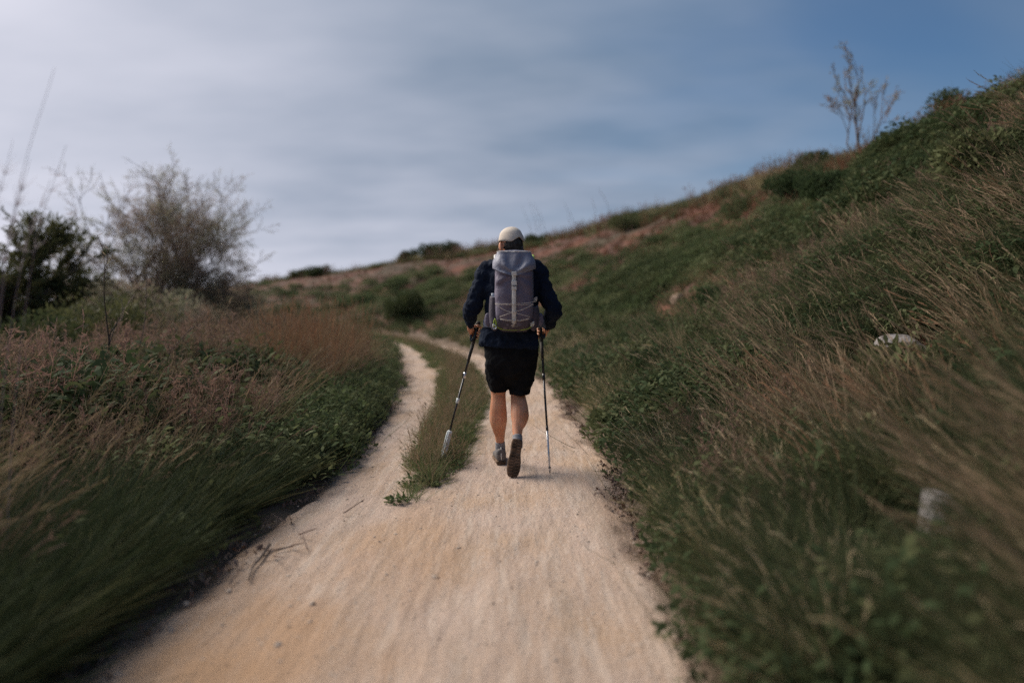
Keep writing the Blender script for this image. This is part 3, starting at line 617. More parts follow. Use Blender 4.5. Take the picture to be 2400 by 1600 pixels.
# ankles, knees, hips
HIPL, HIPR = V3(-.085, 5.09, .90), V3(.080, 5.09, .90)
KNL, ANL = V3(-.103, 5.17, .52), V3(-.089, 5.245, .10)
KNR, ANR = V3(.046, 5.14, .535), V3(.038, 4.915, .225)
def make_hiker():
    root = empty('person', tuple(HIKER), 'walker seen from behind in navy jacket, black shorts and cream cap', 'person')
    A_ = Acc()
    # torso, neck, head
    stube(A_, [(-.005, 5.10, .84, .15, .10), (-.005, 5.10, .95, .155, .105), (0, 5.10, 1.10, .145, .095), (0, 5.11, 1.28, .17, .11), (0, 5.12, 1.42, .185, .10), (0, 5.13, 1.50, .12, .08), (0, 5.14, 1.54, .06, .06)], 20)
    stube(A_, [(0, 5.13, 1.48, .062, .062), (0.0, 5.15, 1.56, .057, .060), (0, 5.165, 1.62, .057, .062)], 14)
    hc = V3(-.002, 5.17, 1.682); TB = A_; A_ = Acc()
    ellipsoid(A_, hc+V3(0, 0, .01), (.076, .096, .098)); ellipsoid(A_, hc+V3(0, .035, -.05), (.056, .062, .068))
    ellipsoid(A_, hc+V3(0, .06, -.092), (.030, .028, .022))                                   # chin
    stube(A_, [hc.tolist()+[.01, .01], (hc[0], hc[1]+.098, hc[2]-.002, .009, .008), (hc[0], hc[1]+.118, hc[2]-.030, .015, .012), (hc[0], hc[1]+.100, hc[2]-.038, .014, .008)], 8)  # nose
    for s in (-1, 1):
        ellipsoid(A_, hc+V3(s*.030, .088, .016), (.020, .010, .008))                          # brow
        ellipsoid(A_, hc+V3(s*.040, .070, -.030), (.020, .018, .018))                         # cheek
        e = hc+V3(s*.082, .012, -.022); ro = Euler((R(-8), 0, R(s*-24)))
        ellipsoid(A_, e+V3(s*.004, 0, 0), (.009, .024, .037), ro, 12, 8); ellipsoid(A_, e+V3(s*.012, -.010, .004), (.007, .012, .028), ro)
    for s in (-1, 1): ellipsoid(A_, hc+V3(0, .096, -.062+s*.005), (.022, .008, .0045))        # lips
    HR = Matrix.Rotation(R(27), 4, 'Z')@Matrix.Rotation(R(-9), 4, 'X')
    def turn(acc):
        for i in range(len(acc.v)): acc.v[i] = (acc.v[i]-hc)@np.array(HR.to_3x3()).T+hc
        return acc
    turn(A_); hv = np.concatenate(A_.v)
    for f_ in A_.f: TB.f.append(f_+TB.n)
    TB.v.append(hv); TB.n += len(hv); A_ = TB
    # arms
    for sh, el, wr in ((V3(-.175, 5.12, 1.485), ELB_L, WR_L), (V3(.175, 5.12, 1.485), ELB_R, WR_R)):
        m1 = sh*.55+el*.45; m2 = el*.65+wr*.35
        stube(A_, [(*(sh+V3(-np.sign(sh[0])*.05, 0, 0)), .055, .055), (*sh, .056, .058), (*m1, .046, .047), (*el, .030, .032), (*m2, .032, .032), (*wr, .024, .021)], 12)
    # hands closed round the grips
    def hand(tip, top, tpos, side):
        ax = unit(top-tip); P = tip+(top-tip)*tpos; f = unit(V3(0, 1, 0)-ax*ax[1]); o = np.cross(f, ax)*1.0
        if o[0]*side < 0: o = -o
        wr = WR_L if side < 0 else WR_R
        pc = P+o*.036-f*.004
        stube(A_, [(*wr, .026, .022), (*(wr*.5+(P+o*.034-f*.02)*.5), .030, .024), (*(pc+ax*.005), .040, .018), (*(pc+f*.018), .040, .015)], 12, ref=tuple(ax))
        for i, (hh, ln, r) in enumerate(((.033, 1.0, .0095), (.011, 1.12, .0100), (-.011, 1.05, .0095), (-.032, .88, .0085))):
            pts = []
            for k, ph in enumerate(np.linspace(R(15), R(15)+R(215)*ln, 7)):
                rr = .030 - .004*(k > 3); pts.append(P+ax*(hh-.002*k)+rr*(math.cos(ph)*o+math.sin(ph)*f))
            pts.insert(0, pc+ax*hh*.85); tube(A_, spline(pts, 3), [r*(1.08-.25*q/24) for q in range(len(spline(pts, 3)))], 8)
        th = [pc+ax*.010-f*.016, P+o*.030-f*.026+ax*.034, P+o*.004-f*.032+ax*.048, P-o*.020-f*.016+ax*.050, P-o*.029+f*.006+ax*.047]
        sp = spline(th, 3); tube(A_, sp, [.0135-.0045*q/len(sp) for q in range(len(sp))], 8)
    hand(TIPL, TOPL, .925, -1); hand(TIPR, TOPR, .905, 1)
    # legs: thigh, knee, calf that swells then tapers to the ankle
    def leg(hip, kn, an, calf_dir):
        th1 = hip*.6+kn*.4; c1 = kn*.78+an*.22; c2 = kn*.6+an*.4; c3 = kn*.3+an*.7
        b = np.array(calf_dir)
        stube(A_, [(*(hip+V3(0, 0, .05)), .085, .09), (*hip, .086, .09), (*th1, .074, .078), (*(kn+V3(0, -.003, .06)), .060, .060), (*kn, .056, .058),
                   (*(c1+b*.014), .064, .065), (*(c2+b*.020), .067, .067), (*(kn*.45+an*.55+b*.014), .055, .055), (*c3, .040, .040), (*(kn*.12+an*.88), .032, .034), (*an, .033, .036)], 16)
    leg(HIPL, KNL, ANL, (-.3, -1, 0)); leg(HIPR, KNR, ANR, (.75, -.7, -.4))
    # feet
    stube(A_, [(*(ANL+V3(0, -.025, -.04)), .03, .03), (*(ANL+V3(0, .03, -.05)), .034, .034), (*(ANL+V3(0, .10, -.06)), .040, .026), (*(ANL+V3(0, .17, -.072)), .038, .016)], 12)
    stube(A_, [(*(ANR+V3(0, -.02, .03)), .030, .030), (*(ANR+V3(-.004, -.028, -.02)), .028, .022), (*(ANR+V3(-.016, -.036, -.10)), .028, .016), (*(ANR+V3(-.026, -.044, -.155)), .024, .010)], 12)
    body = A_.obj('body', M['skin'], root); modded(body, .0042, 3, .5)
    # jacket
    J = Acc()
    stube(J, [(-.025, 5.10, .905, .222, .150), (-.022, 5.10, .95, .226, .155), (-.012, 5.10, 1.05, .200, .145), (-.003, 5.10, 1.20, .192, .145), (0, 5.11, 1.35, .212, .145), (0, 5.12, 1.44, .215, .130), (0, 5.125, 1.50, .165, .105), (0, 5.13, 1.545, .085, .080), (0, 5.14, 1.585, .070, .070), (0.003, 5.145, 1.615, .069, .070)], 26)
    for sgn, sh, el, wr in ((-1, V3(-.165, 5.12, 1.475), ELB_L, WR_L), (1, V3(.165, 5.12, 1.475), ELB_R, WR_R)):
        m1 = sh*.62+el*.38; m0 = sh*.85+el*.15+V3(sgn*.012, 0, 0); m2 = el*.72+wr*.28; e2 = el*.93+sh*.07
        stube(J, [(*(sh-V3(sgn*.07, 0, -.01)), .085, .085), (*(sh+V3(0, 0, -.005)), .083, .083), (*m0, .080, .080), (*(m1+V3(sgn*.008, 0, 0)), .070, .072), (*e2, .064, .066), (*el, .066, .068), (*m2, .060, .062), (*(el*.4+wr*.6), .046, .048), (*(el*.12+wr*.88), .037, .038), (*(el*.05+wr*.95), .032, .032)], 16)
    for el in (ELB_L, ELB_R): ellipsoid(J, el, (.064, .066, .070))
    j = J.obj('jacket', M['navy'], root); modded(j, .007, 5, .5, [(.044, .075, 0), (.014, .03, 0)])
    col = Acc(); stube(col, [(0.002, 5.142, 1.575, .074, .074), (.003, 5.147, 1.60, .072, .073), (.003, 5.15, 1.618, .069, .071)], 20, k=3); col.obj('collar', M['black'], root)
    # shorts
    S = Acc()
    stube(S, [(-.012, 5.10, .96, .195, .135), (-.006, 5.10, .88, .205, .145), (-.006, 5.10, .80, .196, .140), (-.006, 5.11, .74, .180, .125), (-.008, 5.12, .70, .150, .10)], 24)
    stube(S, [(-.10, 5.10, .88, .090, .11), (-.108, 5.11, .78, .096, .115), (-.110, 5.13, .68, .088, .105), (-.102, 5.15, .61, .073, .090), (-.100, 5.155, .578, .070, .088)], 20)
    stube(S, [(.085, 5.10, .88, .095, .11), (.092, 5.11, .78, .098, .115), (.078, 5.12, .68, .090, .105), (.062, 5.13, .60, .080, .092), (.060, 5.13, .548, .077, .090)], 20)
    ellipsoid(S, (-.012, 5.12, .69), (.10, .09, .075))
    s = S.obj('shorts', M['black'], root); modded(s, .007, 4, .5, [(.028, .08, 0), (.010, .03, 0)])
    # hair and cap
    H = Acc(); ellipsoid(H, hc+V3(.003, -.010, -.006), (.077, .090, .078)); ellipsoid(H, hc+V3(.026, -.034, -.056), (.050, .052, .040))
    h = turn(H).obj('hair', M['hair'], root); modded(h, .006, 3, .5, [(.010, .015, 0)])
    K = Acc(); n = 40; V = []; rows = 12
    for i in range(rows+1):
        ph = (math.pi/2)*i/rows
        for q in range(n):
            th = 2*math.pi*q/n; back = max(0, -math.sin(th))
            r = math.sin(ph)**.85; z = math.cos(ph)*.106
            drop = -.030*back*(i/rows)**2 if True else 0
            arch = .040*max(0, 1-abs(math.atan2(math.cos(th)-.12, -math.sin(th)))/.62)*(i/rows)**3 if -math.sin(th) > 0 else 0
            seam = 1+.012*math.cos(6*th)*math.sin(ph)
            V.append((.095*r*math.cos(th)*seam, .114*r*math.sin(th)*seam, z*1.03+drop+arch))
    f = [(i*n+q, (i+1)*n+q, (i+1)*n+(q+1) % n, i*n+(q+1) % n) for i in range(rows) for q in range(n)]
    V = np.array(V); q_ = np.clip(-V[:, 2]/.05, 0, 1); V[:, :2] *= (1-.06*q_)[:, None]
    Vc = V+hc+V3(0, .004, .020); K.add(Vc, np.array(f)); cap = turn(K).obj('cap', M['cap'], root)
    so = cap.modifiers.new('thick', 'SOLIDIFY'); so.thickness = .004
    t = bpy.data.textures.new('capfold', 'CLOUDS'); t.noise_scale = .05; d = cap.modifiers.new('folds', 'DISPLACE'); d.texture = t; d.strength = .008
    B = Acc(); V = []
    for r_ in np.linspace(0, 1, 5):
        for q in np.linspace(-1, 1, 13):
            V.append((.080*q*(1-.1*r_), .100+.005-.05*q*q+.075*r_*(1-.35*q*q), -.004-.022*r_-.014*q*q))
    B.add(np.array(V)+hc+V3(0, 0, .014), np.array([(i*13+k, i*13+k+1, (i+1)*13+k+1, (i+1)*13+k) for i in range(4) for k in range(12)]))
    b = turn(B).obj('brim', M['cap'], cap); b; so = b.modifiers.new('thick', 'SOLIDIFY'); so.thickness = .004
    bt = Acc(); ellipsoid(bt, hc+V3(0, .004, .121), (.007, .007, .004), n=10, m=6); q = turn(bt).obj('cap_button', M['cap'], cap); q
    # glasses
    G = Acc()
    for s_ in (-1, 1):
        tube(G, [hc+V3(s_*.088, -.004, .002), hc+V3(s_*.088, .05, .008), hc+V3(s_*.075, .10, .008)], [(.0022, .004)]*3, 6)
        tube(G, [hc+V3(s_*.034+.022*math.cos(a), .112, .0+.017*math.sin(a)) for a in np.linspace(0, 2*math.pi, 14)], [.002]*14, 5)
    tube(G, [hc+V3(-.012, .113, .003), hc+V3(.012, .113, .003)], [.002]*2, 5); g = turn(G).obj('glasses', M['rubber'], root)
    for s_ in (-1, 1):
        E = Acc(); ellipsoid(E, hc+V3(s_*.034, .112, 0), (.020, .002, .016), n=14, m=8); turn(E).obj('lens', M['lens'], g)
        E = Acc(); ellipsoid(E, hc+V3(s_*.031, .080, .000), (.012, .012, .011), n=12, m=8); turn(E).obj('eye', M['eye'], root)
    # socks and shoes
    So = Acc(); stube(So, [(*(KNL*.17+ANL*.83), .037, .040), (*(KNL*.08+ANL*.92), .038, .041), (*ANL, .039, .042), (*(ANL-V3(0, 0, .03)), .036, .042)], 16); So.obj('sock', M['sock'], root)
    So = Acc(); stube(So, [(*(KNR*.15+ANR*.85), .036, .038), (*(KNR*.07+ANR*.93), .037, .040), (*ANR, .039, .042), (*(ANR-V3(0, .0, .03)), .038, .042)], 16); So.obj('sock', M['sock'], root)
    def shoe(xf, label):
        """shoe modelled with the toe along +y, sole at z=0, then placed"""
        U = Acc(); T = lambda p: np.array([xf@Vector(q) for q in p])
        def sec(acc, rows, n=20, pw=2.4):
            V = []
            for (y, hw, z0, z1) in rows:
                th = np.linspace(0, 2*math.pi, n, endpoint=False); c, s_ = np.cos(th), np.sin(th)
                V.append(np.stack([np.sign(c)*np.abs(c)**(2/pw)*hw, np.full(n, y), (z0+z1)/2+np.sign(s_)*np.abs(s_)**(2/pw)*(z1-z0)/2], 1))
            m = len(V); base = acc.n; acc.add(T(np.concatenate(V)), np.array([(i*n+q, i*n+(q+1) % n, (i+1)*n+(q+1) % n, (i+1)*n+q) for i in range(m-1) for q in range(n)]))
            acc.f.append(np.array([list(range(n))[::-1]])+base); acc.f.append(np.array([[(m-1)*n+q for q in range(n)]])+base)
        sec(U, [(-.075, .020, .03, .085), (-.070, .032, .015, .11), (-.05, .040, .012, .118), (-.01, .042, .012, .112), (.04, .044, .012, .095), (.09, .050, .012, .078), (.14, .050, .012, .064), (.175, .042, .012, .050), (.198, .024, .014, .034)])
        up = U.obj('shoe', M['shoe'], root); modded(up, .005, 3, .5); up['label'] = label
        So_ = Acc(); sec(So_, [(-.083, .022, .004, .026), (-.078, .036, 0, .028), (-.05, .043, 0, .028), (0, .041, .004, .026), (.03, .041, .003, .024), (.09, .052, 0, .024), (.15, .052, 0, .024), (.19, .042, .004, .024), (.210, .022, .012, .028)], 24, 3)
        inv = Matrix.Translation(-Vector(root.location))
        So_.obj('sole', M['sole'], up)
        for y in np.arange(-.07, .20, .0225):
            if .005 < y < .03: continue
            for sx in (-1, 1):
                hw = .018 if y < 0 else .022
                Lg = Acc(); V = np.array([(x, yy, z) for x in (-1, 1) for yy in (-1, 1) for z in (-1, 1)], float)*np.array((hw*.72, .0068, .004))+np.array((sx*hw, y+.004*sx, -.001))
                Lg.add(T(V), np.array([(0, 1, 3, 2), (4, 6, 7, 5), (0, 4, 5, 1), (2, 3, 7, 6), (0, 2, 6, 4), (1, 5, 7, 3)])); Lg.obj('sole_lug', M['sole'], up, False)
        P_ = Acc()
        if 1:
            V = [(sx*.004, y, z) for (y, z) in ((-.083, .035), (-.079, .07), (-.068, .105), (-.055, .128)) for sx in (-1, 1)]
            P_.add(T(V), np.array([(0, 1, 3, 2), (2, 3, 5, 4), (4, 5, 7, 6)])); q = P_.obj('heel_loop', M['strap'], up); q; s2 = q.modifiers.new('t', 'SOLIDIFY'); s2.thickness = .003
    shoe(Matrix.Translation((ANL[0], ANL[1]-.0, .013))@Matrix.Rotation(R(6), 4, 'Z'), 'grey shoe of the leading foot, flat on the track')
    # trailing foot stands on its toe, sole towards the camera: +y -> down, +z -> forward
    bas = Matrix(((1, 0, 0), (0, -math.sin(R(14)), math.cos(R(14))), (0, -math.cos(R(14)), -math.sin(R(14))))).to_4x4()
    shoe(Matrix.Translation((ANR[0]-.010, ANR[1]-.070, ANR[2]-.030))@Matrix.Rotation(R(8), 4, 'Y')@bas@Matrix.Scale(.92, 4), 'trailing shoe raised on its toe, showing the sole')
    return root
hiker = make_hiker()

# ------------------------------------------------------------ backpack
def make_pack():
    O = V3(.015, 4.83, 1.05)
    root = empty('backpack', tuple(O), 'grey hiking backpack with cream centre strap and lime piping on the back of the walker', 'backpack')
    inv = Matrix.Translation(-Vector(root.location))
    def sub(o): return o
    cx = .015
    def wid(z):   # half width, y of back face, y of front face
        hw = np.interp(z, [1.035, 1.06, 1.10, 1.18, 1.30, 1.45, 1.56], [.085, .118, .130, .136, .137, .135, .125])
        yb = np.interp(z, [1.035, 1.07, 1.15, 1.30, 1.48, 1.58], [4.79, 4.745, 4.715, 4.700, 4.715, 4.75]); return hw, yb
    def sheet(z0, z1, nz, grow=0.0, fold=None, n=56, pw=3.6, yf=4.955):
        V = []
        for z in np.linspace(z0, z1, nz):
            hw, yb = wid(z); hw += grow; yb -= grow; cy = (yb+yf)/2; ry = (yf-yb)/2
            th = np.linspace(0, 2*math.pi, n, endpoint=False); c, s_ = np.cos(th), np.sin(th)
            X = cx+np.sign(c)*np.abs(c)**(2/pw)*hw; Y = cy+np.sign(s_)*np.abs(s_)**(2/pw)*ry; Z = np.full(n, z)
            V.append(np.stack([X, Y, Z], 1))
        V = np.array(V)
        if fold is not None: V = fold(V)
        m = len(V); f = [(i*n+q, i*n+(q+1) % n, (i+1)*n+(q+1) % n, (i+1)*n+q) for i in range(m-1) for q in range(n)]
        return V, f, n
    # main bag
    def fold(V):
        X, Y, Z = V[..., 0], V[..., 1], V[..., 2]; back = (Y < 4.80)
        d = .007*np.sin((Z*34+np.abs(X-cx)*30)+3*vnoise(X*9, Z*9))*(fbm(X*10+3, Z*9)) + .016*(fbm(X*9, Z*7+4)-.5)
        d += .006*np.sin(np.arctan2(X-cx, 1.43-Z)*9)*np.exp(-((1.40-Z)/.08)**2)*(Z < 1.45)
        V[..., 1] -= np.where(back, d, 0); V[..., 0] += np.where(~back, (fbm(Y*9, Z*8)-.5)*.012, 0); return V
    V, f, n = sheet(1.035, 1.50, 44, 0, fold); a = Acc(); b = a.n; a.add(V.reshape(-1, 3), np.array(f)); a.f.append(np.array([list(range(n))[::-1]])); a.f.append(np.array([[(len(V)-1)*n+q for q in range(n)]]))
    bag = a.obj('main_bag', M['pack'], root); ss = bag.modifiers.new('s', 'SUBSURF'); ss.levels = 1; ss.render_levels = 1
    V, f, n = sheet(1.033, 1.115, 10, .0025, lambda v: v); a = Acc(); a.add(V.reshape(-1, 3), np.array(f)); a.f.append(np.array([list(range(n))[::-1]])); a.obj('lower_panel', M['pack_dark'], root)
    # lid: domed hood whose lower edge falls to a point at the buckle
    nz, n = 26, 72; V = []; zt = 1.606
    for i in range(nz):
        u = i/(nz-1)                                     # 0 rim, 1 top centre
        th = np.linspace(0, 2*math.pi, n, endpoint=False); c, s_ = np.cos(th), np.sin(th)
        backf = np.clip(-s_, 0, 1)
        rim = 1.474-.056*np.clip(1-(np.abs(c)**.625)/.98, 0, 1)**.85*(s_ < 0)+.03*(s_ > 0)
        prof = np.clip((u-.0)/.62, 0, 1)
        zz = rim+(zt-.012-rim)*prof+.016*np.clip((u-.55)/.45, 0, 1)**.6
        shr = 1-(.20*prof**1.7) if u <= .62 else 0.80*(1-((u-.62)/.38)**1.0)
        hw = .152+.004*np.sin(u*9); yb = 4.690; yf = 4.975; cy = (yb+yf)/2; ry = (yf-yb)/2
        lean = .040*prof**1.3*backf
        X = cx+np.sign(c)*np.abs(c)**(2/3.2)*hw*shr; Y = cy+np.sign(s_)*np.abs(s_)**(2/3.0)*ry*shr+lean
        d = np.zeros(n); bx, bz = cx, 1.43
        ang = np.arctan2(X-bx, zz-bz); dist = np.hypot(X-bx, zz-bz); on = (s_ < -.05)&(u < .75)
        d = .017*np.sin(ang*7.5+.9)*np.exp(-((dist-.085)/.065)**2)+.008*(fbm(X*11, zz*11)-.5)
        pinch = .014*np.exp(-(dist/.035)**2)
        Y = Y-np.where(on, d, 0)+np.where(on, pinch, 0); V.append(np.stack([X, Y, zz], 1))
    V = np.array(V); a = Acc(); a.add(V.reshape(-1, 3), np.array([(i*n+q, i*n+(q+1) % n, (i+1)*n+(q+1) % n, (i+1)*n+q) for i in range(nz-1) for q in range(n)]))
    lid = a.obj('lid', M['pack_lid'], root); so = lid.modifiers.new('t', 'SOLIDIFY'); so.thickness = .004; ss = lid.modifiers.new('s', 'SUBSURF'); ss.levels = 1; ss.render_levels = 1
    # rim piping of the lid (pale) along the top edge
    rp = Acc(); k = int((nz-1)*.60); ring = V[k][:, :]; sel = [q for q in range(n)] ; tube(rp, np.vstack([ring, ring[:1]]), [.0028]*(n+1), 6); sub(rp.obj('lid_seam', M['strap'], lid))
    # centre strap: webbing hanging from the lid point to the bottom
    def ribbon(name, pts, w, material, parent, th=.003, wid_dir=(1, 0, 0)):
        s = spline(pts, 5); wv = np.array(wid_dir)*w/2; VV = np.stack([s-wv, s+wv], 1).reshape(-1, 3); r_ = Acc()
        r_.add(VV, np.array([(2*i, 2*i+1, 2*i+3, 2*i+2) for i in range(len(s)-1)])); o = sub(r_.obj(name, material, parent)); q = o.modifiers.new('t', 'SOLIDIFY'); q.thickness = th; q.offset = 0; return o
    yb = lambda z: float(wid(z)[1])
    st = ribbon('centre_strap', [(cx-.001, yb(z)-.012-(.006 if z > 1.4 else 0), z) for z in (1.425, 1.38, 1.33, 1.26, 1.18, 1.12, 1.095)], .030, M['strap'], root)
    for (z, w, h) in ((1.438, .034, .013), (1.372, .036, .016), (1.338, .034, .012)):
        bb = Acc(); box(bb, (cx, yb(z)-.018-(.012 if z > 1.42 else 0), z), (w/2, .005, h)); o = sub(bb.obj('buckle', M['strap'], st, False)); bv = o.modifiers.new('b', 'BEVEL'); bv.width = .003; bv.segments = 2
    bb = Acc(); box(bb, (cx, yb(1.35)-.0245, 1.352), (.013, .002, .0015)); sub(bb.obj('buckle_slot', M['mesh_grey'], st, False))
    # elastic cords
    def cord(pts, r=.0019):
        P = []
        for (x, z) in pts: P.append((cx+x, yb(z)-.010-.008*(1-(x/.13)**2)-.004, z))
        c_ = Acc(); tube(c_, spline(P, 4), [r]*(4*(len(P)-1)+1), 6); c_.obj('elastic_cord', M['cord'], root)
    cord([(-.131, 1.231), (-.06, 1.229), (.06, 1.233), (.135, 1.243)]); cord([(-.131, 1.226), (-.05, 1.222), (.06, 1.222), (.13, 1.228)], .0016)
    cord([(-.128, 1.222), (-.05, 1.180), (.03, 1.162), (.108, 1.140)]); cord([(.132, 1.226), (.06, 1.192), (-.02, 1.168), (-.100, 1.140)])
    cord([(-.098, 1.127), (-.03, 1.117), (.04, 1.117), (.105, 1.130)]); cord([(-.095, 1.122), (-.03, 1.110), (.04, 1.111), (.10, 1.124)], .0016)
    # knot of cord ends at the foot of the strap
    kn = Acc()
    for (dx, dz) in ((-.022, -.030), (-.014, -.036), (-.006, -.030), (.004, -.022), (.010, -.012)):
        tube(kn, spline([(cx, yb(1.11)-.022, 1.112), (cx+dx*.3+.004, yb(1.09)-.026, 1.095), (cx+dx, yb(1.08)-.022, 1.108+dz)], 4), [.0018]*9, 5)
    ellipsoid(kn, (cx, yb(1.11)-.022, 1.110), (.009, .005, .008), n=10, m=6); kn.obj('cord_knot', M['cord'], root)
    # little stitched mark low on the bag
    lg = Acc()
    for pts in ([(-.012, 1.070), (-.006, 1.086), (.002, 1.093), (-.002, 1.080)], [(-.004, 1.070), (.004, 1.079), (.010, 1.080)], [(-.016, 1.068), (.006, 1.073), (.030, 1.074)]):
        tube(lg, spline([(cx+x, yb(z)-.0075, z) for x, z in pts], 4), [.0011]*(4*(len(pts)-1)+1), 5)
    lg.obj('stitched_mark', M['cord'], root)
    # lime piping round the bottom
    pts = [(-.131, 1.125), (-.130, 1.10), (-.121, 1.073), (-.095, 1.055), (-.04, 1.047), (.04, 1.047), (.095, 1.056), (.121, 1.075), (.13, 1.10)]
    pp = Acc(); P = [(cx+x, yb(z)+.000+.012*(abs(x)/.13)**4, z) for x, z in pts]; s = spline(P, 5); tube(pp, s, [.0035]*len(s), 6); pp.obj('lime_piping', M['lime'], root)
    ll = Acc(); s = spline([(cx-.134, 4.745, 1.128), (cx-.142, 4.74, 1.10), (cx-.135, 4.735, 1.072), (cx-.124, 4.735, 1.088), (cx-.128, 4.738, 1.12)], 5); tube(ll, s, [.0036]*len(s), 6); ll.obj('lime_loop', M['lime'], root)
    # side pockets, hip belt, shoulder straps, haul loop, little pale loops
    for sgn, ztop in ((-1, 1.265), (1, 1.20)):
        sp = Acc(); stube(sp, [(cx+sgn*.118, 4.85, 1.050, .028, .06), (cx+sgn*.132, 4.85, 1.075, .036, .070), (cx+sgn*.139, 4.85, 1.15, .040, .075), (cx+sgn*.139, 4.85, ztop, .036, .070), (cx+sgn*.138, 4.85, ztop+.008, .030, .064)], 20, ref=(1, 0, 0)); o = sp.obj('side_pocket', M['pack_dark'], root)
    for sgn in (-1, 1):
        hb = Acc(); P = [(cx+sgn*.10, 4.93, 1.085), (cx+sgn*.17, 4.96, 1.09), (cx+sgn*.218, 5.05, 1.085), (cx+sgn*.205, 5.16, 1.075), (cx+sgn*.11, 5.25, 1.07)]
        s = spline(P, 5); tube(hb, s, [(.009, .034 if i < 12 else .022) for i in range(len(s))], 12, ref=(1, .2, 0)); o = hb.obj('hip_belt', M['mesh_grey'], root)
        pk = Acc(); stube(pk, [(cx+sgn*.180, 4.965, 1.072, .018, .012), (cx+sgn*.190, 4.975, 1.10, .026, .022), (cx+sgn*.188, 4.975, 1.14, .024, .020), (cx+sgn*.180, 4.97, 1.155, .014, .010)], 14); sub(pk.obj('belt_pocket', M['pack'], o))
        ss_ = Acc(); P = [(cx+sgn*.075, 4.955, 1.545), (cx+sgn*.105, 5.03, 1.575), (cx+sgn*.115, 5.12, 1.572), (cx+sgn*.120, 5.21, 1.52), (cx+sgn*.125, 5.265, 1.42), (cx+sgn*.150, 5.26, 1.30), (cx+sgn*.185, 5.17, 1.17), (cx+sgn*.150, 4.97, 1.12)]
        s = spline(P, 5); tube(ss_, s, [(.028, .007) if i < 24 else (.009, .003) for i in range(len(s))], 10, ref=(1, 0, 0)); ss_.obj('shoulder_strap', M['mesh_grey'], root)
        ribbon('load_strap', [(cx+sgn*.135, 4.80, 1.545), (cx+sgn*.138, 4.92, 1.578), (cx+sgn*.125, 5.03, 1.592)], .014, M['lime'] if sgn > 0 else M['strap'], root, .002)
    for (x, y, z) in ((.150, 4.80, 1.268), (.128, 4.73, 1.098)):
        lo = Acc()
        for dz in (0, -.012): s = spline([(cx+x-.014, y, z+dz-.006), (cx+x, y-.012, z+dz+.004), (cx+x+.010, y, z+dz+.007), (cx+x+.002, y+.004, z+dz-.010), (cx+x-.012, y, z+dz-.010)], 4); tube(lo, s, [.003]*len(s), 6)
        lo.obj('webbing_loop', M['strap'], root)
    ax = Acc(); s = spline([(cx-.02, 4.955, 1.585), (cx-.015, 4.96, 1.612), (cx+.015, 4.96, 1.612), (cx+.02, 4.955, 1.585)], 4); tube(ax, s, [.004]*len(s), 6); ax.obj('haul_loop', M['pack_dark'], root)
    return root
make_pack()
def small_things():
    cx = .015; c = empty('carabiner', (cx-.135, 4.725, 1.075), 'small silvery carabiner hanging from the lime loop at the lower left of the backpack', 'carabiner')
    a = Acc(); P = [(cx-.145, 4.728, 1.090), (cx-.134, 4.725, 1.083), (cx-.124, 4.722, 1.070), (cx-.128, 4.720, 1.058), (cx-.139, 4.720, 1.056), (cx-.147, 4.722, 1.068), (cx-.147, 4.726, 1.084)]
    s = spline(P, 4); tube(a, s, [.0028]*len(s), 8); a.obj('ring', M['pole_silver'], c)
    g = Acc(); tube(g, [(cx-.147, 4.722, 1.068), (cx-.1465, 4.727, 1.089)], [.0034]*2, 8); g.obj('gate', M['strap'], c)
    b = empty('water_bottle', (cx-.142, 4.85, 1.10), 'pale capped drinking bottle standing in the left side pocket of the backpack', 'bottle')
    a = Acc(); stube(a, [(cx-.142, 4.85, 1.09, .026, .026), (cx-.142, 4.85, 1.11, .030, .030), (cx-.142, 4.85, 1.25, .030, .030), (cx-.144, 4.85, 1.275, .024, .024), (cx-.145, 4.85, 1.282, .016, .016)], 18, k=3); a.obj('bottle_body', M['white_plastic'], b)
    a = Acc(); stube(a, [(cx-.145, 4.85, 1.280, .0175, .0175), (cx-.145, 4.85, 1.302, .0175, .0175), (cx-.145, 4.85, 1.304, .015, .015)], 18, k=2); a.obj('bottle_cap', M['white_plastic'], b)
small_things()

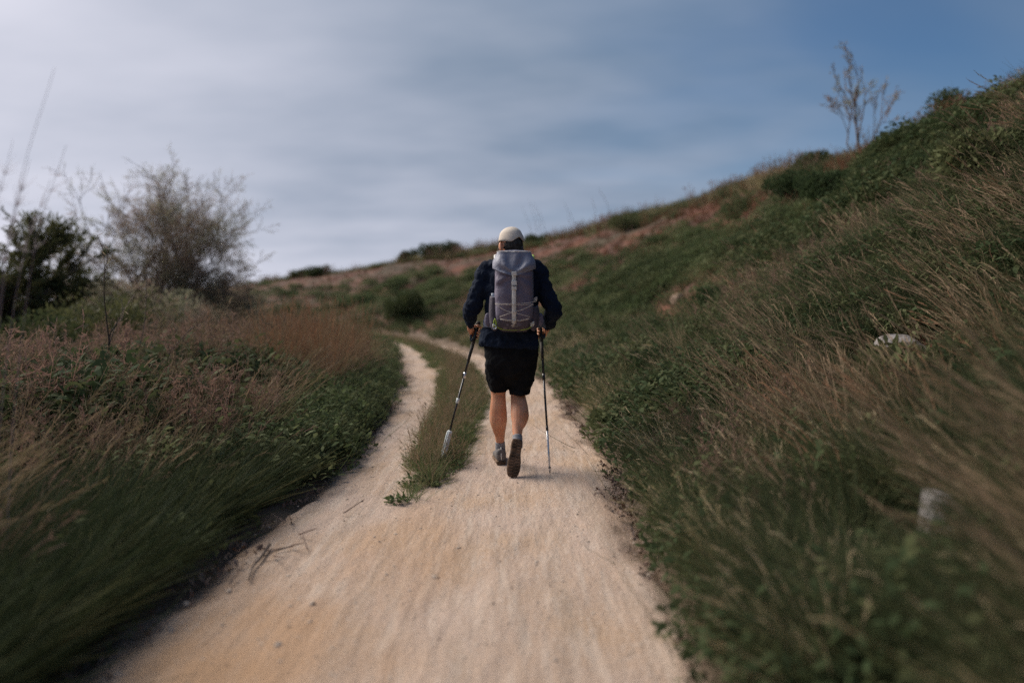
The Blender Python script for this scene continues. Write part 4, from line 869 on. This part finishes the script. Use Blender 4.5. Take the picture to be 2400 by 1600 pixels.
# ------------------------------------------------------------ trekking poles
def pole(tip, top, label, kind):
    root = empty('trekking_pole', tuple(tip), label, 'trekking pole'); ax = top-tip; Ln = np.linalg.norm(ax); P = lambda t: tip+ax*t; inv = Matrix.Translation(-Vector(root.location))
    def seg(name, t0, t1, r0, r1, m, par=None, n=12):
        a = Acc(); tube(a, [P(t0), P(t0*.5+t1*.5), P(t1)], [r0, (r0+r1)/2, r1], n); o = a.obj(name, M[m], par or root)
        if par: o
        return o
    seg('tip', 0.0, .022, .0028, .0055, 'rubber'); k = len
    a = Acc(); stube(a, [(*P(.83), .0105, .0105), (*P(.85), .0150, .0150), (*P(.90), .0140, .0140), (*P(.955), .0150, .0150), (*P(.985), .0185, .0185), (*P(1.0), .0150, .0150), (*P(1.006), .006, .006)], 14); g = a.obj('grip', M['rubber'], root)
    seg('lower_grip', .715, .835, .0105, .0145, 'rubber')
    f = unit(V3(0, 1, 0)); s = spline([P(.99), P(.965)+V3(np.sign(tip[0])*.02, -.01, 0), P(.92)+V3(np.sign(tip[0])*.032, -.020, 0), P(.87)+V3(np.sign(tip[0])*.020, -.024, -.005), P(.89)+V3(np.sign(tip[0])*.004, -.024, 0), P(.96)+V3(0, -.022, 0)], 5)
    a = Acc(); tube(a, s, [(.0015, .009)]*len(s), 8, ref=(0, 1, 0)); a.obj('wrist_strap', M['pole_black'], root)
    if kind == 'sleeve':
        seg('upper_shaft', .62, .835, .0088, .0095, 'pole_black'); seg('middle_shaft', .225, .60, .0078, .0080, 'pole_black')
        l1 = seg('lock_collar', .600, .640, .0115, .0125, 'pole_silver'); seg('lock_collar', .425, .460, .0125, .0135, 'pole_white'); 
        lv = Acc(); box(lv, P(.62)+V3(-.012, -.004, 0), (.004, .008, .018)); lv.obj('lock_lever', M['rubber'], l1, False)
        # fluted pale sleeve
        a = Acc(); n = 18; V = []
        for t, r in ((.036, .016), (.042, .0225), (.10, .0235), (.215, .0230), (.232, .0215), (.238, .012)):
            c = P(t); u = unit(np.cross(ax, (0, 1, 0))); w = unit(np.cross(ax, u))
            for q in range(n): th = 2*math.pi*q/n; rr = r*(1-.16*(q % 3 == 0)); V.append(c+u*rr*math.cos(th)+w*rr*math.sin(th))
        a.add(V, np.array([(i*n+q, i*n+(q+1) % n, (i+1)*n+(q+1) % n, (i+1)*n+q) for i in range(5) for q in range(n)])); a.f.append(np.array([list(range(n))])); a.f.append(np.array([[5*n+q for q in range(n)]]))
        a.obj('pale_sleeve', M['pole_white'], root, False)
        bk = Acc(); tube(bk, [P(.016), P(.020), P(.026), P(.034)], [.022, .038, .036, .016], 20); bk.obj('basket', M['rubber'], root)
    else:
        seg('upper_shaft', .60, .835, .0088, .0092, 'pole_black'); seg('middle_shaft', .27, .60, .0076, .0082, 'pole_black'); seg('lower_shaft', .02, .27, .0070, .0082, 'pole_silver')
        seg('lock_collar', .585, .625, .0108, .0112, 'pole_black'); seg('lock_collar', .262, .292, .0090, .0092, 'pole_black')
        seg('basket', .035, .041, .009, .010, 'rubber')
    return root
pole(TIPL, TOPL, 'trekking pole in the left hand, leaning outwards, with a thick pale sleeve near its foot', 'sleeve')
pole(TIPR, TOPR, 'upright trekking pole in the right hand, black with a silver lower section', 'plain')

# ------------------------------------------------------------ trees and shrubs
def branchy(seed, trunks, levels, length, ratio, spread, up, r0, kids, wob=0.12):
    """returns list of segments (P0,P1,r0,r1,level) and twig tips (pos, dir)"""
    g = np.random.default_rng(seed); segs = []; tips = []
    def grow(p, d, L_, r, lev):
        n = 4 if lev < 2 else 3; pts = [p]; dirs = [d]
        for i in range(n):
            d = unit(d+g.normal(0, wob, 3)+np.array([0, 0, up*(0.5 if lev else 0.25)])); p2 = pts[-1]+d*L_/n
            ra = r*(1-.55*i/n); rb = r*(1-.55*(i+1)/n); segs.append((pts[-1], p2, ra, rb, lev)); pts.append(p2); dirs.append(d)
        if lev >= levels: tips.append((pts, dirs)); return
        for k in range(kids[lev]):
            t = g.uniform(.35, 1.0) if k else 1.0; i = min(int(t*n), n-1); pos = pts[i]+(pts[i+1]-pts[i])*(t*n-i)
            a = g.normal(0, 1, 3); a -= np.dot(a, dirs[i+1])*dirs[i+1]; a = unit(a); nd = unit(dirs[i+1]+a*spread*g.uniform(.6, 1.3)*(1 if k else .4))
            grow(pos, nd, L_*ratio*g.uniform(.75, 1.15), r*.45*(1 if k else 1.1), lev+1)
    for (p, d, L_, r) in trunks: grow(np.array(p, float), unit(d), L_, r, 0)
    return segs, tips
def tree(name, loc, label, cat, trunks, levels, ratio, spread, up, kids, bark, leaf, leafn, leafl, leafw, seed, group=None, wob=.12, along=1, minr=.003, droop=0.0, crown='crown'):
    root = empty(name, loc, label, cat, group); loc = np.array(loc)
    segs, tips = branchy(seed, [(loc+np.array(p), d, L_, r) for p, d, L_, r in trunks], levels, 1, ratio, spread, up, .1, kids, wob)
    P0 = np.array([s[0] for s in segs]); P1 = np.array([s[1] for s in segs]); r0 = np.maximum([s[2] for s in segs], minr); r1 = np.maximum([s[3] for s in segs], minr); lv = np.array([s[4] for s in segs])
    big = lv <= 1
    a = Acc(); prisms(a, P0[big], P1[big], r0[big], r1[big], 7); a.obj('trunk', bark, root)
    if (~big).any(): a = Acc(); prisms(a, P0[~big], P1[~big], r0[~big], r1[~big], 3); a.obj('branches', M['twig'] if bark is M['bark'] else bark, root)['kind'] = 'stuff'
    if leafn:
        B = []; D = []
        g = np.random.default_rng(seed+1)
        for pts, dirs in tips:
            pts = np.array(pts); k = g.integers(0, len(pts)-1, leafn); t = g.random((leafn, 1)); B.append(pts[k]*(1-t)+pts[k+1]*t+g.normal(0, .02, (leafn, 3))); D.append(np.array(dirs)[k+1])
        B = np.concatenate(B); D = np.concatenate(D); n = len(B); q = g.normal(0, 1, (n, 3)); D = D*along+q*.6; D[:, 2] -= droop; D /= np.linalg.norm(D, axis=1, keepdims=True)
        L_ = leafl*g.uniform(.5, 1.4, n)[:, None]; T = B+D*L_; Mi = (B+T)/2+g.normal(0, leafl*.12, (n, 3)); a = Acc(); blades(a, B, Mi, T, np.full(n, leafw), 2, .2, mid=1); a.obj(crown, leaf, root)['kind'] = 'stuff'
    return root
def gz(x, y): return float(height(np.array([x]), np.array([y]))[0])
def ground_at(px, d): x = (px-1200)/F*d; return x, d, gz(x, d)
# big feathery tamarisk on the left
x, y, z = ground_at(352, 17.5)
tree('feathery_tree', (x, y, z-.05), 'large airy grey-green feathery tree with reddish twigs, left of the track', 'tree',
     [((0, 0, 0), (-.06, 0, 1), 2.45, .07), ((.1, .1, 0), (.20, 0, 1), 2.4, .06), ((-.15, -.1, 0), (-.36, .1, 1), 2.2, .055), ((.2, 0, 0), (.45, -.1, .95), 2.2, .05), ((.25, .1, 0), (.62, 0, .7), 1.6, .04), ((-.2, .1, 0), (-.7, 0, .8), 1.5, .04), ((.1, -.2, 0), (.12, -.5, .9), 2.0, .045)],
     4, .64, .80, .04, (7, 6, 5, 3), M['bark'], M['tam_leaf'], 9, .14, .0085, 12, minr=.004, droop=.35, wob=.15)
x, y, z = ground_at(-35, 13.5)
tree('dark_olive_tree', (x, y, z-.05), 'dense dark olive-green tree cut by the left edge of the picture', 'tree',
     [((0, 0, 0), (.15, 0, 1), 2.0, .08), ((.1, 0, 0), (.40, 0, 1), 1.7, .06), ((-.1, 0, 0), (-.4, 0, 1), 2.0, .06), ((-.2, .2, 0), (-.9, .1, .8), 1.8, .05), ((.1, -.2, 0), (.3, -.2, 1), 1.2, .04)],
     3, .58, .6, .12, (7, 6, 4), M['bark'], M['olive_leaf'], 30, .11, .026, 21, minr=.004)
# sapling on the skyline
x, y = 8.15, 15.9; z = gz(x, y)
tree('sapling', (x, y, z-.05), 'spindly half-bare sapling with small leaf clusters, standing on the skyline of the bank', 'tree',
     [((0, 0, 0), (-.40, 0, 1), 1.45, .03), ((0, 0, 0), (-.12, 0, 1), 1.15, .026), ((.04, 0, 0), (.34, 0, 1), 1.15, .022), ((-.05, 0, 0), (-.85, 0, .75), 1.15, .022)],
     3, .55, .40, .16, (4, 3, 3), M['twig'], M['tam_leaf'], 3, .10, .022, 33, wob=.16, minr=.006)
# leaning dead sapling and arching stems on the left
x, y, z = ground_at(228, 6.2)
tree('thin_sapling', (x, y, z-.03), 'thin dark bare sapling leaning right among the dry grass on the left', 'sapling',
     [((0, 0, 0), (.26, .12, 1), 1.05, .011)], 2, .42, .5, .05, (5, 3), M['bark'], M['tam_leaf'], 2, .05, .006, 41, minr=.0025)
def arch_stem(name, pts, r, label, cat, group=None, heads=0, material='grass_dry'):
    root = empty(name, tuple(pts[0]), label, cat, group); s = spline(pts, 6); a = Acc(); tube(a, s, list(np.linspace(r, r*.35, len(s))), 6); a.obj('stem', M[material], root)
    if heads:
        n = heads; g = np.random.default_rng(int(abs(pts[0][0])*1000)); t = g.uniform(.72, 1, n); i = (t*(len(s)-2)).astype(int); B = s[i]; d = s[i+1]-s[i]; d /= np.linalg.norm(d, axis=1, keepdims=True)
        hs = .055 if material == 'plume' else .16
        T = B+d*hs+g.normal(0, hs*.35, (n, 3)); T[:, 2] -= .01; a = Acc(); blades(a, B, (B+T)/2, T, np.full(n, .0018 if material == 'plume' else .005), 3, .2); a.obj('plume', M['plume'], root)['kind'] = 'stuff'
    return root
for (p0, p1, p2, d, lab) in (((150, 1075), (300, 960), (470, 870), 5.0, 'pale bare stem arching low over the dry grass on the left'), ((235, 1000), (330, 800), (345, 620), 6.6, 'dark straight stem rising past the feathery tree'),
                             ((190, 1090), (420, 800), (470, 760), 6.0, 'long thin bare stem leaning right across the dark shrubs')):
    P = [W(*p0, d), W(*p1, d+.15), W(*p2, d+.3)]; b = P[0].copy(); b[2] = gz(b[0], b[1])-.02
    if P[0][2] > b[2]+.03: P.insert(0, b)
    arch_stem('bare_stem', P, .006, lab, 'stem', material='twig')
# tall reeds cut by the left edge
for k, (bx, tx, ty, d, lab, hd) in enumerate(((-60, 128, 160, 2.3, 'tall thin reed bowing right against the bright sky at the left edge', 0), (-15, 70, 375, 2.5, 'reed with a soft purple-grey plume at the left edge', 90), (10, 155, 340, 2.6, 'slender reed with a small plume leaning right at the left edge', 26), (-20, 118, 420, 2.7, 'shorter reed with drooping leaves beside the plumed one', 40), (-30, 30, 330, 2.4, 'reed with a sparse plume at the very left edge', 40))):
    x = (bx-1200)/F*d; T = W(tx, ty, d); b = V3(x, d, gz(x, d)-.02); m = (b+T)/2+V3(-.06, 0, .07); m1 = b*.25+m*.75+V3(-.01, 0, 0)
    arch_stem('reed', [b, m1, m*.5+T*.5+V3(-.03, 0, .02), T], .0018, lab, 'reed', 'reeds at the left edge', hd, 'plume')
# tall dry stalks on the skyline
for k, (bx, by, tx, ty, d) in enumerate(((1252, 572, 1222, 482, 40), (1262, 572, 1240, 468, 40), (1270, 570, 1252, 475, 40), (1282, 568, 1262, 490, 40), (1362, 552, 1318, 470, 37), (1398, 545, 1386, 462, 34), (1440, 530, 1402, 440, 33), (1340, 560, 1330, 500, 38))):
    P = W(bx, by, d); x = P[0]; b = V3(x, d, min(P[2], gz(x, d))); T = W(tx, ty, d); m = b*.5+T*.5+V3(.10, 0, .05)
    lab = ['leftmost dry stalk of the bunch rising behind the cap', 'tallest dry stalk of the bunch behind the cap', 'third dry stalk in the bunch behind the cap', 'rightmost dry stalk of the bunch behind the cap', 'slanting dry stalk on the skyline right of the bunch', 'upright dry stalk on the skyline above the red soil', 'long slanting dry stalk furthest right on the skyline', 'short dry stalk between the bunch and the slanting one'][k]
    arch_stem('dry_stalk', [b, m, T], .012, lab, 'stalk', 'dry stalks on the skyline', 10, 'twig')
# bright yellow-green blades on the slope
for k, (p0, p1, p2) in enumerate((((1517, 665), (1505, 640), (1492, 615)), ((1505, 655), (1480, 640), (1462, 625)), ((1440, 640), (1425, 632), (1402, 623)))):
    d = 12.5; P = [W(*p, d) for p in (p0, p1, p2)]; b = P[0].copy()
    for it in range(20):  # walk the foot back to the slope
        if gz(b[0], b[1]) < b[2]: b[1] += .25; b[0] = (p0[0]-1200)/F*b[1]; b[2] = CAMZ-(p0[1]-HOR)/F*b[1]
    sh = b-P[0]; P = [p+sh for p in P]; P[0][2] -= .05; r_ = empty('yellow_blade', tuple(P[0]), ['curved yellow-green blade standing highest on the mid slope', 'yellow-green blade leaning left on the mid slope', 'short pale blade leftmost of the yellow ones on the slope'][k], 'grass blade', 'yellow blades on the slope')
    a = Acc(); s = spline(P, 5); tube(a, s, list(np.linspace(.018, .005, len(s))), 4); a.obj('blade', mat('yellow_green_blade', (.25, .28, .05), .6, (.2, .22, .05), 3), r_)

# shrubs
def bush(name, px, d, w, h, label, leaf, n=2600, ll=.07, lw=.03, group=None, seed=0, x=None, squash=1.0, cat='shrub'):
    g = np.random.default_rng(seed+500); x = (px-1200)/F*d if x is None else x; z = gz(x, d); root = empty(name, (x, d, z-.03), label, cat, group); O = np.array([x, d, z-.03])
    lob = [(g.uniform(-.55, .55)*w/2, g.uniform(-.5, .5)*w/2*squash, g.uniform(.35, .72)*h, g.uniform(.28, .5)*w/2, g.uniform(.25, .4)*h) for _ in range(9)]
    C_ = np.array([l[:3] for l in lob]); k = g.integers(0, len(lob), n); q = g.normal(0, 1, (n, 3)); q /= np.linalg.norm(q, axis=1, keepdims=True); rr = g.random((n, 1))**.33*np.array([[1, 1, 1]])
    S = np.array([(l[3], l[3]*squash, l[4]) for l in lob])[k]; B = C_[k]+q*rr*S*1.08; B[:, 2] = np.maximum(B[:, 2], .02*h); B += O
    D = q*.7+g.normal(0, .6, (n, 3)); D[:, 2] += .25; D /= np.linalg.norm(D, axis=1, keepdims=True); L_ = ll*g.uniform(.6, 1.4, (n, 1)); T = B+D*L_
    a = Acc(); blades(a, B, (B+T)/2+g.normal(0, ll*.1, (n, 3)), T, np.full(n, lw), 2, .15, mid=1); a.obj('crown', M[leaf], root)['kind'] = 'stuff'
    m = 26; tips = C_[g.integers(0, len(lob), m)]+g.normal(0, .1*w, (m, 3))+O; b0 = O+np.stack([g.normal(0, .05*w, m), g.normal(0, .05*w, m), np.zeros(m)], 1); a = Acc(); prisms(a, b0, tips, np.full(m, .012*max(h, .5)), np.full(m, .004), 4); a.obj('stems', M['twig'], root)['kind'] = 'stuff'
    return root
bush('shrub', 938, 27, 2.0, 1.3, 'broad dark green shrub on the slope just left of the walker', 'bush_leaf', 4200, .09, .05, seed=1)
bush('crest_shrub', 0, 12.9, 1.15, .85, 'rounded dark shrub on the skyline near the right edge', 'bush_leaf', 3800, .06, .03, 'dark shrubs on the crest', 2, x=8.45)
bush('crest_shrub', 0, 17.4, 1.2, .62, 'dark shrub on the skyline just left of the sapling', 'bush_leaf', 3400, .06, .03, 'dark shrubs on the crest', 3, x=7.75)
bush('crest_shrub', 1262, 39.5, 1.7, .75, 'dark shrub on the skyline right behind the cap', 'bush_leaf', 2600, .10, .06, 'dark shrubs on the crest', 4)
bush('crest_shrub', 1050, 48, 2.1, 1.3, 'dark shrub on the skyline, nearest left of the walker', 'bush_leaf', 2200, .12, .07, 'dark shrubs on the crest', 5)
bush('crest_shrub', 1010, 49.5, 2.0, 1.3, 'brownish dark shrub, middle of the three left of the walker', 'herb_dark', 2200, .12, .07, 'dark shrubs on the crest', 6)
bush('crest_shrub', 958, 51, 1.8, 1.15, 'dark shrub where the skyline steps down left of the walker', 'bush_leaf', 2200, .12, .07, 'dark shrubs on the crest', 7)
for k, (px, d, w, h, lf, lab) in enumerate(((745, 57, 2.4, 1.3, 'bush_leaf', 'dark clump on the skyline above the rust-red grass'), (700, 59, 2.0, 1.1, 'herb_dark', 'low dark clump at the left end of the skyline'),
        (640, 22, 2.6, 1.1, 'bush_leaf', 'dark green shrub right of the feathery tree, behind the dry grass'), (560, 15, 1.8, .85, 'bush_leaf', 'dark green shrub between the feathery tree and the rust-red grass'),
        (505, 24, 3.8, 2.3, 'tam_leaf', 'brownish twiggy shrub at the right foot of the feathery tree'), (290, 12.5, 2.4, 1.7, 'olive_leaf', 'grey-green shrub in front of the feathery tree'),
        (180, 11, 2.0, 1.45, 'olive_leaf', 'olive shrub between the dark tree and the feathery tree'), (40, 9.5, 2.2, 1.3, 'bush_leaf', 'near-black shrub under the dark tree at the left edge'), (140, 15, 2.6, 1.7, 'bush_leaf', 'dark shrub behind the olive one, under the dark tree'),
        (400, 13.5, 2.6, 1.6, 'tam_leaf', 'pale twiggy shrub at the foot of the feathery tree'), (470, 10, 1.3, .6, 'herb_dark', 'small dark shrub in the dry grass left of the track'), (330, 22, 4.0, 1.9, 'olive_leaf', 'grey-green shrub behind the feathery tree'),
        (30, 22, 4.5, 2.2, 'bush_leaf', 'large dark shrub behind the dark tree'))):
    bush('shrub', px, d, w, h, lab, lf, 4200 if d < 30 else 1800, .08 if d < 30 else .13, .022 if lf == 'tam_leaf' else (.032 if d < 30 else .07), None, 20+k)
for k, (px, d, w, h, lab) in enumerate(((1950, 10.5, 1.3, .6, 'dark low shrub high on the right slope below the sapling'), (1880, 13.0, 1.4, .6, 'dark low shrub on the right slope left of the sapling line'), (2300, 6.4, 1.2, .55, 'dark low shrub at the right edge of the slope'), (1480, 24, 2.0, .7, 'dark low shrub under the red soil patch'),
        (1700, 9.5, 1.0, .42, 'small dark shrub in the middle of the right slope'), (1560, 7.4, .8, .35, 'small dark shrub low on the slope near the pale verge'), (2180, 3.9, .9, .42, 'dark shrub low in the near right corner'))):
    bush('slope_shrub', px, d, w, h, lab, 'herb_dark', 3200, .06, .03, 'dark shrubs on the right slope', 60+k)
# far hedge line on the left horizon
for k, (px, d, w, h) in enumerate(((620, 95, 16, 3.4), (540, 110, 20, 4.2), (450, 100, 18, 4.5), (350, 120, 24, 5), (220, 105, 20, 5), (90, 115, 22, 5.5))):
    bush('far_shrub', px, d, w, h, ['low grey-brown thicket on the horizon where the bank ends', 'twiggy thicket on the horizon right of the feathery tree', 'thicket on the horizon straight behind the feathery tree', 'thicket on the horizon left of the feathery trunk', 'thicket on the horizon between the two trees', 'thicket on the horizon behind the dark tree'][k], 'tam_leaf', 3000, .5, .16, 'thickets on the far horizon', 90+k, squash=.5, cat='thicket')

# small green plants, twig and dry debris on the track
def sprig(px, py, label, n=60, r=.06, leaf='herb', name='small_plant'):
    d = CAMZ*F/(py-HOR); x = (px-1200)/F*d; z = float(path_z(np.array([x]), np.array([d]))[0][0]); root = empty(name, (x, d, z), label, 'plant')
    a = herb(n, r, r*.5, .035); V = np.concatenate(a.v)+np.array([x, d, z]); a.v = [V]; a.obj('leaves', M[leaf], root)
    a = tuft(14, r*1.2, 0, .5, .003, .4, r*.5); a.v = [np.concatenate(a.v)+np.array([x, d, z])]; a.obj('blades', M['grass_green'], root)
sprig(930, 1180, 'small green plant alone on the track, tip of the grass strip', 60, .075); sprig(985, 1135, 'tuft of green at the near end of the grass strip', 36, .07); sprig(1020, 1140, 'little sprout just right of the grass strip end', 25, .04)
def debris():
    d = CAMZ*F/(1350-HOR); root = empty('fallen_twig', (-1.155, d, .03), 'dark crooked twig lying on the left side of the track', 'twig')
    P = [W(582, 1378, 2.97), W(603, 1345, 3.12), W(612, 1322, 3.24), W(632, 1292, 3.41)]
    for p in P: p[2] = .035
    P[1][0] -= .02; a = Acc(); s = spline(P, 5); tube(a, s, list(np.linspace(.003, .008, len(s))), 7); a.obj('stick', M['bark'], root)
    a = Acc(); tube(a, spline([P[2], P[2]+V3(.05, .03, .015), P[2]+V3(.09, .10, .01)], 4), [.003]*9, 6); a.obj('side_twig', M['bark'], root)
    g = np.random.default_rng(5)
    for (px, py, n, lab) in ((955, 890, 34, 'tangle of dry red-brown stalks lying on the left wheel track'), (800, 1085, 14, 'dry stalks fallen at the left edge of the track'), (690, 1265, 9, 'few dark dry stalks lying near the crooked twig')):
        d = CAMZ*F/(py-HOR); x = (px-1200)/F*d; root = empty('dry_debris', (x, d, .02), lab, 'debris'); B = np.stack([g.normal(x, .09, n), g.normal(d, .30, n), np.full(n, .03)], 1); an = g.uniform(0, 6.28, n)
        T = B+np.stack([np.cos(an)*.13, np.sin(an)*.13, g.uniform(0, .07, n)], 1); a = Acc(); prisms(a, B, T, np.full(n, .004), np.full(n, .002), 4); a.obj('stalks', M['twig'], root)
debris()
